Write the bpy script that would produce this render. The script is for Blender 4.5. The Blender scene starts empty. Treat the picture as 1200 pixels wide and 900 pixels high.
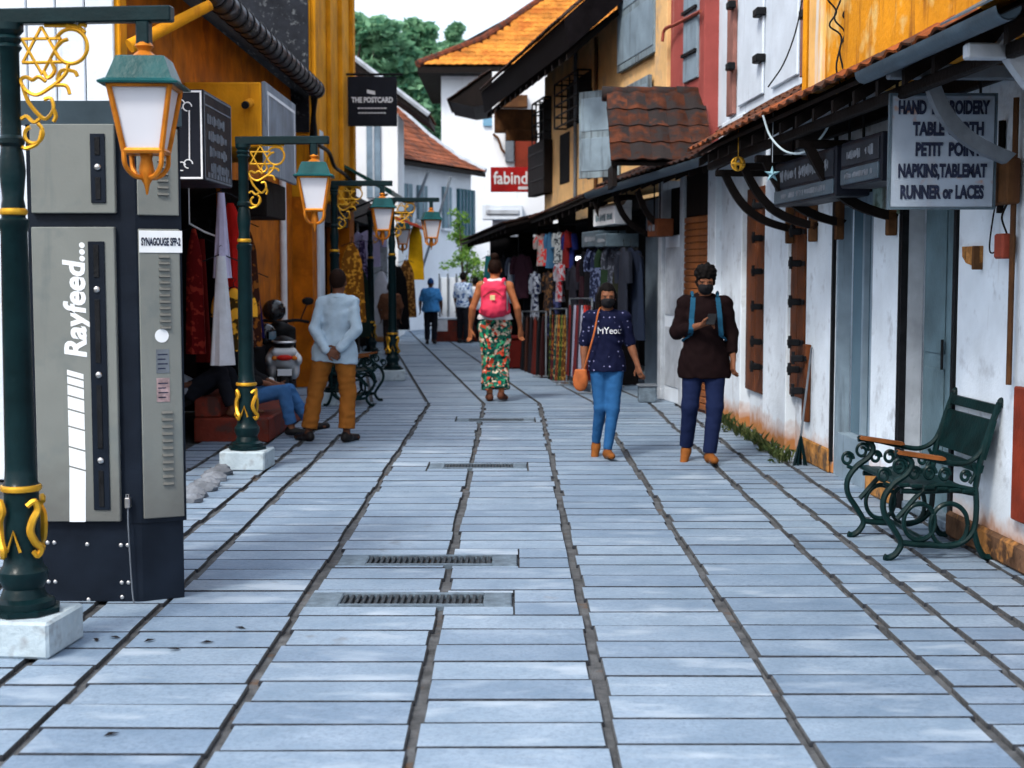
import bpy, bmesh, math, random
import numpy as np
from math import sin, cos, pi, radians, atan2, sqrt
from mathutils import Vector, Matrix
random.seed(11)

# ------------------------------------------------------------------ camera, sky, sun, exposure
SC = bpy.context.scene
COL = SC.collection
F, EYE = 1666.667, 1.65
T = math.atan(132 / F)
cam_d = bpy.data.cameras.new('camera'); cam = bpy.data.objects.new('camera', cam_d); COL.objects.link(cam)
cam.location = (0, 0, EYE); cam.rotation_euler = (pi / 2 - T, 0, 0)
cam_d.lens = 50; cam_d.sensor_width = 36; cam_d.clip_end = 2000; cam_d.clip_start = .05
cam_d.dof.use_dof = True; cam_d.dof.focus_distance = 8.6; cam_d.dof.aperture_fstop = 3.2
SC.camera = cam
W = bpy.data.worlds.new('World'); SC.world = W; W.use_nodes = True
SUN = Vector((-.36, -.55, .76)).normalized()
nt = W.node_tree; sky = nt.nodes.new('ShaderNodeTexSky'); sky.sky_type = 'NISHITA'; sky.sun_disc = False
sky.sun_elevation = math.asin(SUN.z); sky.sun_rotation = atan2(SUN.x, SUN.y)
sky.air_density = 1.0; sky.dust_density = 5.0; sky.ozone_density = 1.0
hs = nt.nodes.new('ShaderNodeHueSaturation'); hs.inputs['Saturation'].default_value = 1.0
nt.links.new(sky.outputs[0], hs.inputs['Color'])
bg = nt.nodes['Background']; ov = nt.nodes.new('ShaderNodeMix'); ov.data_type = 'RGBA'; ov.inputs[0].default_value = .55; nt.links.new(hs.outputs[0], ov.inputs[6]); ov.inputs[7].default_value = (5.2, 5.9, 6.8, 1)   # thin even overcast
nt.links.new(ov.outputs[2], bg.inputs[0]); bg.inputs[1].default_value = .15
sun_d = bpy.data.lights.new('sun', 'SUN'); sun_d.energy = 1.5; sun_d.angle = radians(11); sun_d.color = (1, .95, .88)
sun = bpy.data.objects.new('sun', sun_d); COL.objects.link(sun)
sun.rotation_euler = (-SUN).to_track_quat('-Z', 'Y').to_euler()
SC.view_settings.view_transform = 'Standard'; SC.view_settings.look = 'None'
SC.view_settings.exposure = 1.02; SC.view_settings.gamma = 1
SC.render.engine = 'CYCLES'; SC.cycles.max_bounces = 4; SC.cycles.diffuse_bounces = 2; SC.cycles.glossy_bounces = 2; SC.cycles.adaptive_threshold = .03
SC.cycles.use_denoising = True

def ray(u, v):
    a = (u - 600) / F; b = (450 - v) / F
    return Vector((a, cos(T) + b * sin(T), -sin(T) + b * cos(T)))
def G(u, v, z=0.0):
    r = ray(u, v); return Vector((0, 0, EYE)) + r * ((z - EYE) / r.z)
def PY(u, v, Y):
    r = ray(u, v); return Vector((0, 0, EYE)) + r * (Y / r.y)
def PX(u, v, X):
    r = ray(u, v); return Vector((0, 0, EYE)) + r * (X / r.x)

# ------------------------------------------------------------------ materials
def lin(h):
    h = h.lstrip('#'); c = [int(h[i:i + 2], 16) / 255 for i in (0, 2, 4)]
    return tuple((x / 12.92 if x <= .04045 else ((x + .055) / 1.055) ** 2.4) for x in c)
MATS = {}
def nd(t, k, **kw):
    n = t.nodes.new(k)
    for a, b in kw.items():
        if a in n.inputs.keys(): n.inputs[a].default_value = b
        else: setattr(n, a, b)
    return n
def mix(t, fac, a, b, mode='MIX'):
    n = t.nodes.new('ShaderNodeMix'); n.data_type = 'RGBA'; n.blend_type = mode
    for k, s in ((0, fac), (6, a), (7, b)):
        if hasattr(s, 'is_output'): t.links.new(s, n.inputs[k])
        else: n.inputs[k].default_value = s if k == 0 else (tuple(s) + (1,))[:4]
    return n.outputs[2]
def ramp(t, src, p0, p1, a=(0, 0, 0, 1), b=(1, 1, 1, 1)):
    n = t.nodes.new('ShaderNodeValToRGB'); n.color_ramp.elements[0].position = p0; n.color_ramp.elements[1].position = p1
    n.color_ramp.elements[0].color = a; n.color_ramp.elements[1].color = b
    t.links.new(src, n.inputs[0]); return n.outputs[0]
def coords(t, scale=(1, 1, 1), rnd=False):
    tc = t.nodes.new('ShaderNodeTexCoord'); mp = t.nodes.new('ShaderNodeMapping'); mp.inputs['Scale'].default_value = scale
    src = tc.outputs['Object']
    if rnd:
        oi = t.nodes.new('ShaderNodeObjectInfo'); vm = nd(t, 'ShaderNodeVectorMath', operation='SCALE')
        cx = t.nodes.new('ShaderNodeCombineXYZ')
        for i in range(3): t.links.new(oi.outputs['Random'], cx.inputs[i])
        t.links.new(cx.outputs[0], vm.inputs[0]); vm.inputs['Scale'].default_value = 37
        va = nd(t, 'ShaderNodeVectorMath', operation='ADD'); t.links.new(src, va.inputs[0]); t.links.new(vm.outputs[0], va.inputs[1]); src = va.outputs[0]
    t.links.new(src, mp.inputs[0]); return mp.outputs[0]
def noise(t, vec, scale, detail=4, rough=.6):
    n = nd(t, 'ShaderNodeTexNoise', Scale=scale, Detail=min(detail, 3.5), Roughness=rough); t.links.new(vec, n.inputs['Vector']); return n.outputs[0]
def M(name, col, rough=.6, var=.18, scale=5, bump=.15, bscale=40, metal=0, stain=None, streak=None, rnd=0, spec=.11, base=None, coat=0):
    """painted / plastered / worn surface: colour varies in patches, optional stains (colour, amount, scale), vertical streaks and damp foot"""
    if name in MATS: return MATS[name]
    if isinstance(col, str): col = lin(col)
    m = bpy.data.materials.new(name); m.use_nodes = True; t = m.node_tree; p = t.nodes['Principled BSDF']
    v = coords(t, rnd=bool(rnd)); n1 = noise(t, v, scale)
    dark = tuple(max(0, c * (1 - var * 1.6)) for c in col); lite = tuple(min(1, c * (1 + var)) for c in col)
    c = mix(t, ramp(t, n1, .3, .7), dark, lite)
    if rnd:
        oi = t.nodes.new('ShaderNodeObjectInfo')
        c = mix(t, 1.0, c, ramp(t, oi.outputs['Random'], 0, 1, (1 - rnd,) * 3 + (1,), (1, 1, 1, 1)), 'MULTIPLY')
    if stain:
        sc_, am, ss = stain; sc_ = lin(sc_) if isinstance(sc_, str) else sc_
        c = mix(t, ramp(t, noise(t, v, ss, 6, .7), .62 - am * .25, .72 - am * .2), c, sc_)
    if streak:
        sc_, am = streak; sc_ = lin(sc_) if isinstance(sc_, str) else sc_
        vs = coords(t, (1, 1, .12)); c = mix(t, ramp(t, noise(t, vs, 7, 5, .65), .64 - am * .25, .78 - am * .2), c, sc_)
    if base:
        sc_, h0, h1 = base; sc_ = lin(sc_) if isinstance(sc_, str) else sc_
        sx = t.nodes.new('ShaderNodeSeparateXYZ'); t.links.new(v, sx.inputs[0])
        a = nd(t, 'ShaderNodeMath', operation='MULTIPLY_ADD'); t.links.new(noise(t, v, 3.5, 5, .7), a.inputs[0]); a.inputs[1].default_value = -(h1 - h0) * 1.6
        t.links.new(sx.outputs[2], a.inputs[2])
        mr = nd(t, 'ShaderNodeMapRange'); t.links.new(a.outputs[0], mr.inputs[0]); mr.inputs[1].default_value = h0 - (h1 - h0) * .8; mr.inputs[2].default_value = h1 - (h1 - h0) * .8
        mr.inputs[3].default_value = 1; mr.inputs[4].default_value = 0
        c = mix(t, mr.outputs[0], c, sc_)
    t.links.new(c, p.inputs['Base Color'])
    rr = nd(t, 'ShaderNodeMapRange'); t.links.new(n1, rr.inputs[0]); rr.inputs[3].default_value = max(.03, rough - .12); rr.inputs[4].default_value = min(1, rough + .12)
    t.links.new(rr.outputs[0], p.inputs['Roughness'])
    p.inputs['Metallic'].default_value = metal; p.inputs['Specular IOR Level'].default_value = spec
    if coat: p.inputs['Coat Weight'].default_value = coat; p.inputs['Coat Roughness'].default_value = .12
    if bump:
        b = nd(t, 'ShaderNodeBump', Strength=bump, Distance=.02); t.links.new(noise(t, v, bscale, 5), b.inputs['Height']); t.links.new(b.outputs[0], p.inputs['Normal'])
    MATS[name] = m; return m
def fabric(name, col, col2=None, pscale=18, kind='plain', rough=.85):
    if name in MATS: return MATS[name]
    col = lin(col) if isinstance(col, str) else col
    m = bpy.data.materials.new(name); m.use_nodes = True; t = m.node_tree; p = t.nodes['Principled BSDF']; v = coords(t)
    c = mix(t, noise(t, v, 9), tuple(x * .72 for x in col), tuple(min(1, x * 1.15) for x in col))
    if col2:
        cols = col2 if isinstance(col2, list) else [col2]
        for i, k in enumerate(cols):
            k = lin(k)
            if kind == 'dots':
                n = nd(t, 'ShaderNodeTexVoronoi', Scale=pscale + 3 * i); n.feature = 'F1'; n.inputs['Randomness'].default_value = .35; t.links.new(v, n.inputs['Vector'])
                f = ramp(t, n.outputs['Distance'], .14, .2, (1, 1, 1, 1), (0, 0, 0, 1))
            elif kind == 'stripe':
                n = nd(t, 'ShaderNodeTexWave', Scale=pscale, Distortion=.6); t.links.new(v, n.inputs['Vector']); f = ramp(t, n.outputs[1], .5, .6)
            else:
                vv = nd(t, 'ShaderNodeVectorMath', operation='ADD'); t.links.new(v, vv.inputs[0]); vv.inputs[1].default_value = (3.1 * i + 1, 5.7 * i, 2.3 * i)
                f = ramp(t, noise(t, vv.outputs[0], pscale, 2, .5), .53 + .015 * i, .57 + .015 * i)
            c = mix(t, f, c, k)
    t.links.new(c, p.inputs['Base Color']); p.inputs['Roughness'].default_value = rough; p.inputs['Specular IOR Level'].default_value = .06
    b = nd(t, 'ShaderNodeBump', Strength=.4, Distance=.015); t.links.new(noise(t, v, 13, 4, .55), b.inputs['Height']); t.links.new(b.outputs[0], p.inputs['Normal'])
    MATS[name] = m; return m

# ------------------------------------------------------------------ mesh tools
class MB:
    def __init__(s): s.v = []; s.f = []
    def add(s, vs, fs):
        o = len(s.v); s.v += [tuple(x) for x in vs]; s.f += [tuple(i + o for i in f) for f in fs]; return s
    def box(s, x0, x1, y0, y1, z0, z1, c=0, m=None):
        X, Y, Z = sorted((x0, x1)), sorted((y0, y1)), sorted((z0, z1))
        if c <= 0:
            vs = [(X[i], Y[j], Z[k]) for i in (0, 1) for j in (0, 1) for k in (0, 1)]
            fs = [(0, 1, 3, 2), (4, 6, 7, 5), (0, 4, 5, 1), (2, 3, 7, 6), (0, 2, 6, 4), (1, 5, 7, 3)]
        else:
            c = min(c, .45 * (X[1] - X[0]), .45 * (Y[1] - Y[0]), .45 * (Z[1] - Z[0])); E = (X, Y, Z); vs = []; ix = {}
            for i in (0, 1):
                for j in (0, 1):
                    for k in (0, 1):
                        q = (i, j, k)
                        for a in range(3):
                            ix[(q, a)] = len(vs)
                            vs.append(tuple(E[d][q[d]] + (0 if d == a else (c if q[d] == 0 else -c)) for d in range(3)))
            fs = []
            for a in range(3):
                b, d = (a + 1) % 3, (a + 2) % 3
                for sg in (0, 1):
                    r = []
                    for (i, j) in ((0, 0), (1, 0), (1, 1), (0, 1)):
                        q = [0, 0, 0]; q[a] = sg; q[b] = i; q[d] = j; r.append(ix[(tuple(q), a)])
                    fs.append(tuple(r if sg else r[::-1]))
                for i in (0, 1):
                    for j in (0, 1):
                        q0 = [0, 0, 0]; q0[b] = i; q0[d] = j; q1 = list(q0); q1[a] = 1
                        q0, q1 = tuple(q0), tuple(q1)
                        fs.append((ix[(q0, b)], ix[(q1, b)], ix[(q1, d)], ix[(q0, d)]))
            for i in (0, 1):
                for j in (0, 1):
                    for k in (0, 1): fs.append(tuple(ix[((i, j, k), a)] for a in range(3)))
        if m is not None: vs = [m @ Vector(p) for p in vs]
        return s.add(vs, fs)
    def tube(s, pts, r, n=8, caps=True):
        pts = [Vector(p) for p in pts]; k = len(pts); rs = r if isinstance(r, (list, tuple)) else [r] * k
        vs = []; up = None
        for i, p in enumerate(pts):
            d = (pts[min(i + 1, k - 1)] - pts[max(i - 1, 0)])
            d = d.normalized() if d.length > 1e-9 else Vector((0, 0, 1))
            if up is None: up = Vector((0, 0, 1)) if abs(d.z) < .9 else Vector((0, 1, 0))
            a = d.cross(up)
            if a.length < 1e-4: a = d.cross(Vector((1, .3, 0)))
            a.normalize(); b = a.cross(d).normalized(); up = b
            for j in range(n):
                th = 2 * pi * j / n; vs.append(p + (a * cos(th) + b * sin(th)) * rs[i])
        fs = [(i * n + j, i * n + (j + 1) % n, (i + 1) * n + (j + 1) % n, (i + 1) * n + j) for i in range(k - 1) for j in range(n)]
        if caps: fs += [tuple(range(n))[::-1], tuple(range((k - 1) * n, k * n))]
        return s.add(vs, fs)
    def lathe(s, prof, n=16, c=(0, 0, 0), sq=False, rot=0):
        vs = []
        for (r, z) in prof:
            for j in range(n):
                th = 2 * pi * j / n + rot
                vs.append((c[0] + r * cos(th), c[1] + r * sin(th), c[2] + z))
        k = len(prof)
        fs = [(i * n + j, i * n + (j + 1) % n, (i + 1) * n + (j + 1) % n, (i + 1) * n + j) for i in range(k - 1) for j in range(n)]
        fs += [tuple(range(n))[::-1], tuple(range((k - 1) * n, k * n))]
        return s.add(vs, fs)
    def prism(s, poly, o, ax, ay, th):
        o, ax, ay, th = Vector(o), Vector(ax), Vector(ay), Vector(th); n = len(poly)
        vs = [o + ax * a + ay * b for a, b in poly]; vs += [v + th for v in vs]
        return s.add(vs, [tuple(range(n))[::-1], tuple(range(n, 2 * n))] + [(i, (i + 1) % n, n + (i + 1) % n, n + i) for i in range(n)])
    def ell(s, c, r, nu=12, nv=8):
        c = Vector(c); vs = [(c.x, c.y, c.z - r[2])]
        for i in range(1, nv):
            ph = -pi / 2 + pi * i / nv
            for j in range(nu):
                th = 2 * pi * j / nu; vs.append((c.x + r[0] * cos(ph) * cos(th), c.y + r[1] * cos(ph) * sin(th), c.z + r[2] * sin(ph)))
        vs.append((c.x, c.y, c.z + r[2])); L = len(vs) - 1
        fs = [(0, 1 + (j + 1) % nu, 1 + j) for j in range(nu)]
        fs += [(1 + i * nu + j, 1 + i * nu + (j + 1) % nu, 1 + (i + 1) * nu + (j + 1) % nu, 1 + (i + 1) * nu + j) for i in range(nv - 2) for j in range(nu)]
        fs += [(L, 1 + (nv - 2) * nu + j, 1 + (nv - 2) * nu + (j + 1) % nu) for j in range(nu)]
        return s.add(vs, fs)
    def quad(s, a, b, c, d): return s.add([a, b, c, d], [(0, 1, 2, 3)])
    def mesh(s, name, mat, smooth=False):
        me = bpy.data.meshes.new(name); me.from_pydata(s.v, [], s.f)
        for q in (mat if isinstance(mat, (list, tuple)) else [mat]):
            if q: me.materials.append(q)
        if smooth:
            me.polygons.foreach_set('use_smooth', [True] * len(me.polygons)); me.set_sharp_from_angle(angle=radians(38))
        me.update(); return me
    def build(s, name, mat, parent=None, smooth=False, label=None, kind=None):
        return link(name, s.mesh(name, mat, smooth), parent, label, kind)
def link(name, me, parent=None, label=None, kind=None, mat=None):
    o = bpy.data.objects.new(name, me); COL.objects.link(o)
    if parent: o.parent = parent
    if label: o['label'] = label
    if kind: o['kind'] = kind
    if mat: o.material_slots[0].link = 'OBJECT'; o.material_slots[0].material = mat
    return o
def tag(o, label, cat, group=None):
    o['label'] = label; o['category'] = cat
    if group: o['group'] = group
    return o
def thing(name, label, cat, loc=(0, 0, 0), rz=0, group=None, scale=1):
    o = bpy.data.objects.new(name, None); COL.objects.link(o); o.location = loc; o.rotation_euler = (0, 0, rz); o.scale = (scale,) * 3
    o.empty_display_size = .2; return tag(o, label, cat, group)
def copy_tree(o, parent=None):
    c = o.copy(); COL.objects.link(c)
    if parent: c.parent = parent
    for ch in o.children: copy_tree(ch, c)
    return c
def text(s, size, parent, loc, rot, mat, sx=1.0, bold=0.0, ext=.0015, align='CENTER', name='lettering'):
    cu = bpy.data.curves.new(name, 'FONT'); cu.body = s; cu.size = size; cu.extrude = ext; cu.align_x = align; cu.align_y = 'CENTER'; cu.offset = bold
    cu.materials.append(mat); cu.resolution_u = 3
    o = bpy.data.objects.new(name, cu); COL.objects.link(o); o.parent = parent; o.location = loc; o.rotation_euler = rot; o.scale = (sx, 1, 1); TEXTS.append(o); return o
TEXTS = []
ORD = 'first second third fourth fifth sixth seventh eighth ninth tenth'.split()
def bez(pts, n=8):
    """smooth curve through points (Catmull-Rom)"""
    P = [Vector(p) for p in pts]; P = [P[0] * 2 - P[1]] + P + [P[-1] * 2 - P[-2]]; out = []
    for i in range(1, len(P) - 2):
        for j in range(n):
            t = j / n; a, b, c, d = P[i - 1:i + 3]
            out.append(.5 * ((2 * b) + (c - a) * t + (2 * a - 5 * b + 4 * c - d) * t * t + (-a + 3 * b - 3 * c + d) * t ** 3))
    out.append(P[-2]); return out
def arc(cx, cz, r, a0, a1, n=14, y=0, r1=None):
    r1 = r if r1 is None else r1
    return [(cx + (r + (r1 - r) * i / n) * cos(radians(a0 + (a1 - a0) * i / n)), y, cz + (r + (r1 - r) * i / n) * sin(radians(a0 + (a1 - a0) * i / n))) for i in range(n + 1)]

# ------------------------------------------------------------------ distance fields -> one continuous skin (bodies, clothes, helmets)
class SDF:
    def __init__(s, lo, hi, h):
        s.h = h; s.lo = np.array(lo, float); s.n = np.ceil((np.array(hi) - s.lo) / h).astype(int) + 1
        s.D = np.full(s.n, .5); s.ax = [s.lo[i] + h * np.arange(s.n[i]) for i in range(3)]
    def _sub(s, lo, hi):
        a = np.clip(((np.array(lo) - s.lo) / s.h).astype(int), 0, s.n); b = np.clip(((np.array(hi) - s.lo) / s.h).astype(int) + 2, 0, s.n)
        sl = tuple(slice(a[i], b[i]) for i in range(3)); return sl, np.meshgrid(*[s.ax[i][sl[i]] for i in range(3)], indexing='ij', sparse=True)
    def _merge(s, sl, d, k, sub):
        A = s.D[sl]
        if sub:
            s.D[sl] = np.maximum(A, -d) if k <= 0 else -smin(-A, d, k)
        else: s.D[sl] = np.minimum(A, d) if k <= 0 else smin(A, d, k)
    def cap(s, a, b, ra, rb=None, k=.02, sub=False):
        rb = ra if rb is None else rb; a = np.array(a, float); b = np.array(b, float); m = max(ra, rb) + k + 3 * s.h
        sl, (x, y, z) = s._sub(np.minimum(a, b) - m, np.maximum(a, b) + m)
        d = b - a; L = max(d @ d, 1e-9); t = np.clip(((x - a[0]) * d[0] + (y - a[1]) * d[1] + (z - a[2]) * d[2]) / L, 0, 1)
        q = np.sqrt((x - a[0] - t * d[0]) ** 2 + (y - a[1] - t * d[1]) ** 2 + (z - a[2] - t * d[2]) ** 2) - (ra + (rb - ra) * t)
        s._merge(sl, q, k, sub); return s
    def ell(s, c, r, k=.02, axis=None, sub=False):
        c = np.array(c, float); r = np.array(r, float); m = r.max() + k + 3 * s.h; sl, (x, y, z) = s._sub(c - m, c + m)
        x, y, z = x - c[0], y - c[1], z - c[2]
        if axis is not None:
            R = np.array(Vector((0, 0, 1)).rotation_difference(Vector(axis)).to_matrix()); x, y, z = (R[0, i] * x + R[1, i] * y + R[2, i] * z for i in range(3))
        k0 = np.sqrt((x / r[0]) ** 2 + (y / r[1]) ** 2 + (z / r[2]) ** 2); k1 = np.sqrt((x / r[0] ** 2) ** 2 + (y / r[1] ** 2) ** 2 + (z / r[2] ** 2) ** 2)
        s._merge(sl, k0 * (k0 - 1) / np.maximum(k1, 1e-6), k, sub); return s
    def box(s, c, hx, k=.01, rnd=.01, sub=False):
        c = np.array(c, float); hx = np.array(hx, float); m = hx + k + 3 * s.h; sl, (x, y, z) = s._sub(c - m, c + m)
        qx, qy, qz = np.abs(x - c[0]) - hx[0] + rnd, np.abs(y - c[1]) - hx[1] + rnd, np.abs(z - c[2]) - hx[2] + rnd
        d = np.sqrt(np.maximum(qx, 0) ** 2 + np.maximum(qy, 0) ** 2 + np.maximum(qz, 0) ** 2) + np.minimum(np.maximum(np.maximum(qx, qy), qz), 0) - rnd
        s._merge(sl, d, k, sub); return s
    def plane(s, p, n):
        """cut away the side the normal points to"""
        n = np.array(n, float); n /= np.linalg.norm(n); x, y, z = np.meshgrid(*s.ax, indexing='ij', sparse=True)
        s.D = np.maximum(s.D, (x - p[0]) * n[0] + (y - p[1]) * n[1] + (z - p[2]) * n[2]); return s
    def folds(s, amp, fz, fx, seed=0):
        x, y, z = np.meshgrid(*s.ax, indexing='ij', sparse=True)
        n = np.sin(fz * .8 * z + 24 * x + 2.5 * np.sin(fx * .6 * x + 9 * z + seed) + seed) * np.sin(fx * x + 13 * y - 8 * z + 1.8 * np.sin(11 * z + seed)) + .6 * np.sin(fz * 1.6 * z - 31 * x + 17 * y + 2 * np.sin(15 * z + 20 * x) + seed * 2) * np.sin(9 * z + 12 * x + seed) + .35 * np.sin(62 * z + 55 * x - 40 * y)
        s.D = s.D + amp * n - amp * .8; return s
    def surf_y(s, x, z):
        i = int(round((x - s.lo[0]) / s.h)); k = int(round((z - s.lo[2]) / s.h)); col = s.D[i, :, k]; q = np.where(col < 0)[0]
        return s.ax[1][q[0]] if len(q) else 0
    def mesh(s, name, mat):
        D = s.D; S = D < 0; nx, ny, nz = D.shape; c = np.zeros((nx - 1, ny - 1, nz - 1), np.int8); cs = [(i, j, k) for i in (0, 1) for j in (0, 1) for k in (0, 1)]
        for i, j, k in cs: c += S[i:nx - 1 + i, j:ny - 1 + j, k:nz - 1 + k]
        act = np.argwhere((c > 0) & (c < 8)); idx = np.full(c.shape, -1, np.int64); idx[tuple(act.T)] = np.arange(len(act))
        acc = np.zeros((len(act), 3)); cnt = np.zeros(len(act))
        for p in cs:
            for a in range(3):
                if p[a]: continue
                q = list(p); q[a] = 1; A = act + np.array(p); B = act + np.array(q); da = D[tuple(A.T)]; db = D[tuple(B.T)]; mk = (da < 0) != (db < 0)
                t = np.where(mk, da / np.where(mk, da - db, 1), 0); pt = A.astype(float); pt[:, a] += t; acc[mk] += pt[mk]; cnt[mk] += 1
        vs = s.lo + s.h * acc / cnt[:, None]; fs = []
        for a in range(3):
            b, d = (a + 1) % 3, (a + 2) % 3; s0 = [slice(None)] * 3; s1 = [slice(None)] * 3; s0[a] = slice(0, -1); s1[a] = slice(1, None)
            e = np.argwhere(S[tuple(s0)] != S[tuple(s1)]); e = e[(e[:, b] > 0) & (e[:, d] > 0) & (e[:, b] < D.shape[b] - 1) & (e[:, d] < D.shape[d] - 1)]
            def cell(ob, od):
                q = e.copy(); q[:, b] += ob; q[:, d] += od; return idx[tuple(q.T)]
            Q = np.stack([cell(-1, -1), cell(0, -1), cell(0, 0), cell(-1, 0)], 1); fl = ~S[tuple(e.T)]; Q[fl] = Q[fl][:, ::-1]; fs.append(Q)
        Q = np.concatenate(fs); Q = Q[(Q >= 0).all(1)]
        me = bpy.data.meshes.new(name); me.vertices.add(len(vs)); me.vertices.foreach_set('co', vs.ravel()); me.loops.add(Q.size); me.loops.foreach_set('vertex_index', Q.ravel().astype(np.int32))
        me.polygons.add(len(Q)); me.polygons.foreach_set('loop_start', np.arange(0, Q.size, 4, dtype=np.int32)); me.polygons.foreach_set('loop_total', np.full(len(Q), 4, np.int32))
        me.update(calc_edges=True); me.polygons.foreach_set('use_smooth', [True] * len(Q)); me.materials.append(mat); me.validate(); return me
def smin(a, b, k):
    h = np.maximum(k - np.abs(a - b), 0) / k; return np.minimum(a, b) - h * h * k * .25
# ================================================================== SETTING
# ---- ground, pavement bed, stone slabs
m_earth = M('earth', '#4a4640', .95, .2, .6)
m_bed = M('mortar', (.085, .090, .096), .95, .35, 9, .5, 60, stain=((.10, .06, .035), .1, 4))
def slab_mat():
    m = bpy.data.materials.new('granite slab'); m.use_nodes = True; t = m.node_tree; p = t.nodes['Principled BSDF']
    oi = t.nodes.new('ShaderNodeObjectInfo'); g = t.nodes.new('ShaderNodeNewGeometry'); ad = nd(t, 'ShaderNodeMath', operation='ADD'); t.links.new(oi.outputs['Random'], ad.inputs[0]); t.links.new(g.outputs['Random Per Island'], ad.inputs[1]); fr_ = nd(t, 'ShaderNodeMath', operation='FRACT'); t.links.new(ad.outputs[0], fr_.inputs[0]); rn_ = fr_.outputs[0]
    def wpos(sc):
        cx = t.nodes.new('ShaderNodeCombineXYZ'); ml = nd(t, 'ShaderNodeMath', operation='MULTIPLY'); t.links.new(rn_, ml.inputs[0]); ml.inputs[1].default_value = 40; t.links.new(ml.outputs[0], cx.inputs[2])
        va = nd(t, 'ShaderNodeVectorMath', operation='MULTIPLY_ADD'); t.links.new(g.outputs['Position'], va.inputs[0]); va.inputs[1].default_value = sc; t.links.new(cx.outputs[0], va.inputs[2]); return va.outputs[0]
    v = wpos((1, 1, 1))
    c = mix(t, ramp(t, noise(t, v, 3.0, 5, .65), .3, .72), (.160, .232, .318), (.255, .332, .428))
    c = mix(t, ramp(t, noise(t, v, 55, 3, .7), .45, .75), c, (.13, .185, .25))
    vs = wpos((1, 2.2, 1))
    c = mix(t, ramp(t, noise(t, vs, 1.9, 5, .6), .56, .70), c, (.32, .39, .47))
    c = mix(t, ramp(t, noise(t, v, 1.7, 6, .75), .66, .74), c, (.13, .15, .17))
    c = mix(t, 1.0, c, ramp(t, rn_, 0, 1, (.74, .78, .82, 1), (1.08, 1.06, 1.03, 1)), 'MULTIPLY')
    wp_ = g.outputs['Position']; c = mix(t, 1.0, c, ramp(t, noise(t, wp_, .55, 3.5, .6), .3, .7, (.84, .86, .88, 1), (1.06, 1.06, 1.06, 1)), 'MULTIPLY')
    c = mix(t, ramp(t, noise(t, wp_, 7, 3.5, .8), .69, .74), c, (.10, .10, .11)); c = mix(t, ramp(t, noise(t, wp_, 1.1, 3.5, .75), .68, .8), c, (.22, .20, .18))
    t.links.new(c, p.inputs['Base Color'])
    r = nd(t, 'ShaderNodeMapRange'); t.links.new(noise(t, v, 4, 5, .7), r.inputs[0]); r.inputs[3].default_value = .30; r.inputs[4].default_value = .66; t.links.new(r.outputs[0], p.inputs['Roughness'])
    b = nd(t, 'ShaderNodeBump', Strength=.35, Distance=.012); t.links.new(noise(t, v, 26, 6, .65), b.inputs['Height']); t.links.new(b.outputs[0], p.inputs['Normal'])
    return m
m_slab = slab_mat()
MB().quad((-300, -200, -.05), (300, -200, -.05), (300, 500, -.05), (-300, 500, -.05)).build('ground', m_earth, kind='structure')
pav = MB().box(-9, 9, 2, 48, -.045, -.022).build('pavement', m_bed, kind='structure')
def chamfer_slab(w, d, h=.03, c=.006, cx=0, cy=0, sk=0):
    b = MB(); x, y = w / 2, d / 2
    lo = [(cx - x, cy - y, -h), (cx + x, cy - y, -h), (cx + x, cy + y, -h), (cx - x, cy + y, -h)]
    md = [(a, b_, -c) for a, b_, _ in lo]
    tp = [(cx - x + c, cy - y + c, 0), (cx + x - c, cy - y + c, 0), (cx + x - c, cy + y - c, 0), (cx - x + c, cy + y - c, 0)]
    vs = [(a - sk * (q - cy), q, z) for a, q, z in lo + md + tp]
    fs = [(8, 9, 10, 11)] + [(i, (i + 1) % 4, 4 + (i + 1) % 4, 4 + i) for i in range(4)] + [(4 + i, 4 + (i + 1) % 4, 8 + (i + 1) % 4, 8 + i) for i in range(4)]
    b.add(vs, fs); return b
m_edge = M('dirty slab edge', (.040, .046, .058), .95, .4, 9, .4, 50)
unit = chamfer_slab(1, 1, .03, .008).mesh('stone_slab', [m_slab, m_edge]); unit.materials.append(m_bed); unit.polygons.foreach_set('material_index', [0] + [1, 2] * 4)
rest = MB()
cols = [(-3.04, -2.69, .235), (-2.69, -2.37, .235), (-2.37, -2.05, .235), (-2.05, -1.73, .275), (-1.73, -1.04, .275), (-1.04, -.35, .275), (-.35, .35, .275), (.35, 1.04, .275), (1.04, 1.73, .275),
        (1.73, 2.05, .235), (2.05, 2.37, .235), (2.37, 2.72, .21), (2.72, 3.0, .21)]
drains = []
for (u0, u1, v0, v1) in ((362, 600, 693, 712), (398, 606, 649, 664), (503, 617, 543, 549), (535, 626, 490, 494)):
    a, b = G(u0, (v0 + v1) / 2), G(u1, (v0 + v1) / 2); drains.append((a.x, b.x, a.y - .15, a.y + .15))
nsl = 0
slabs = []
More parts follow.
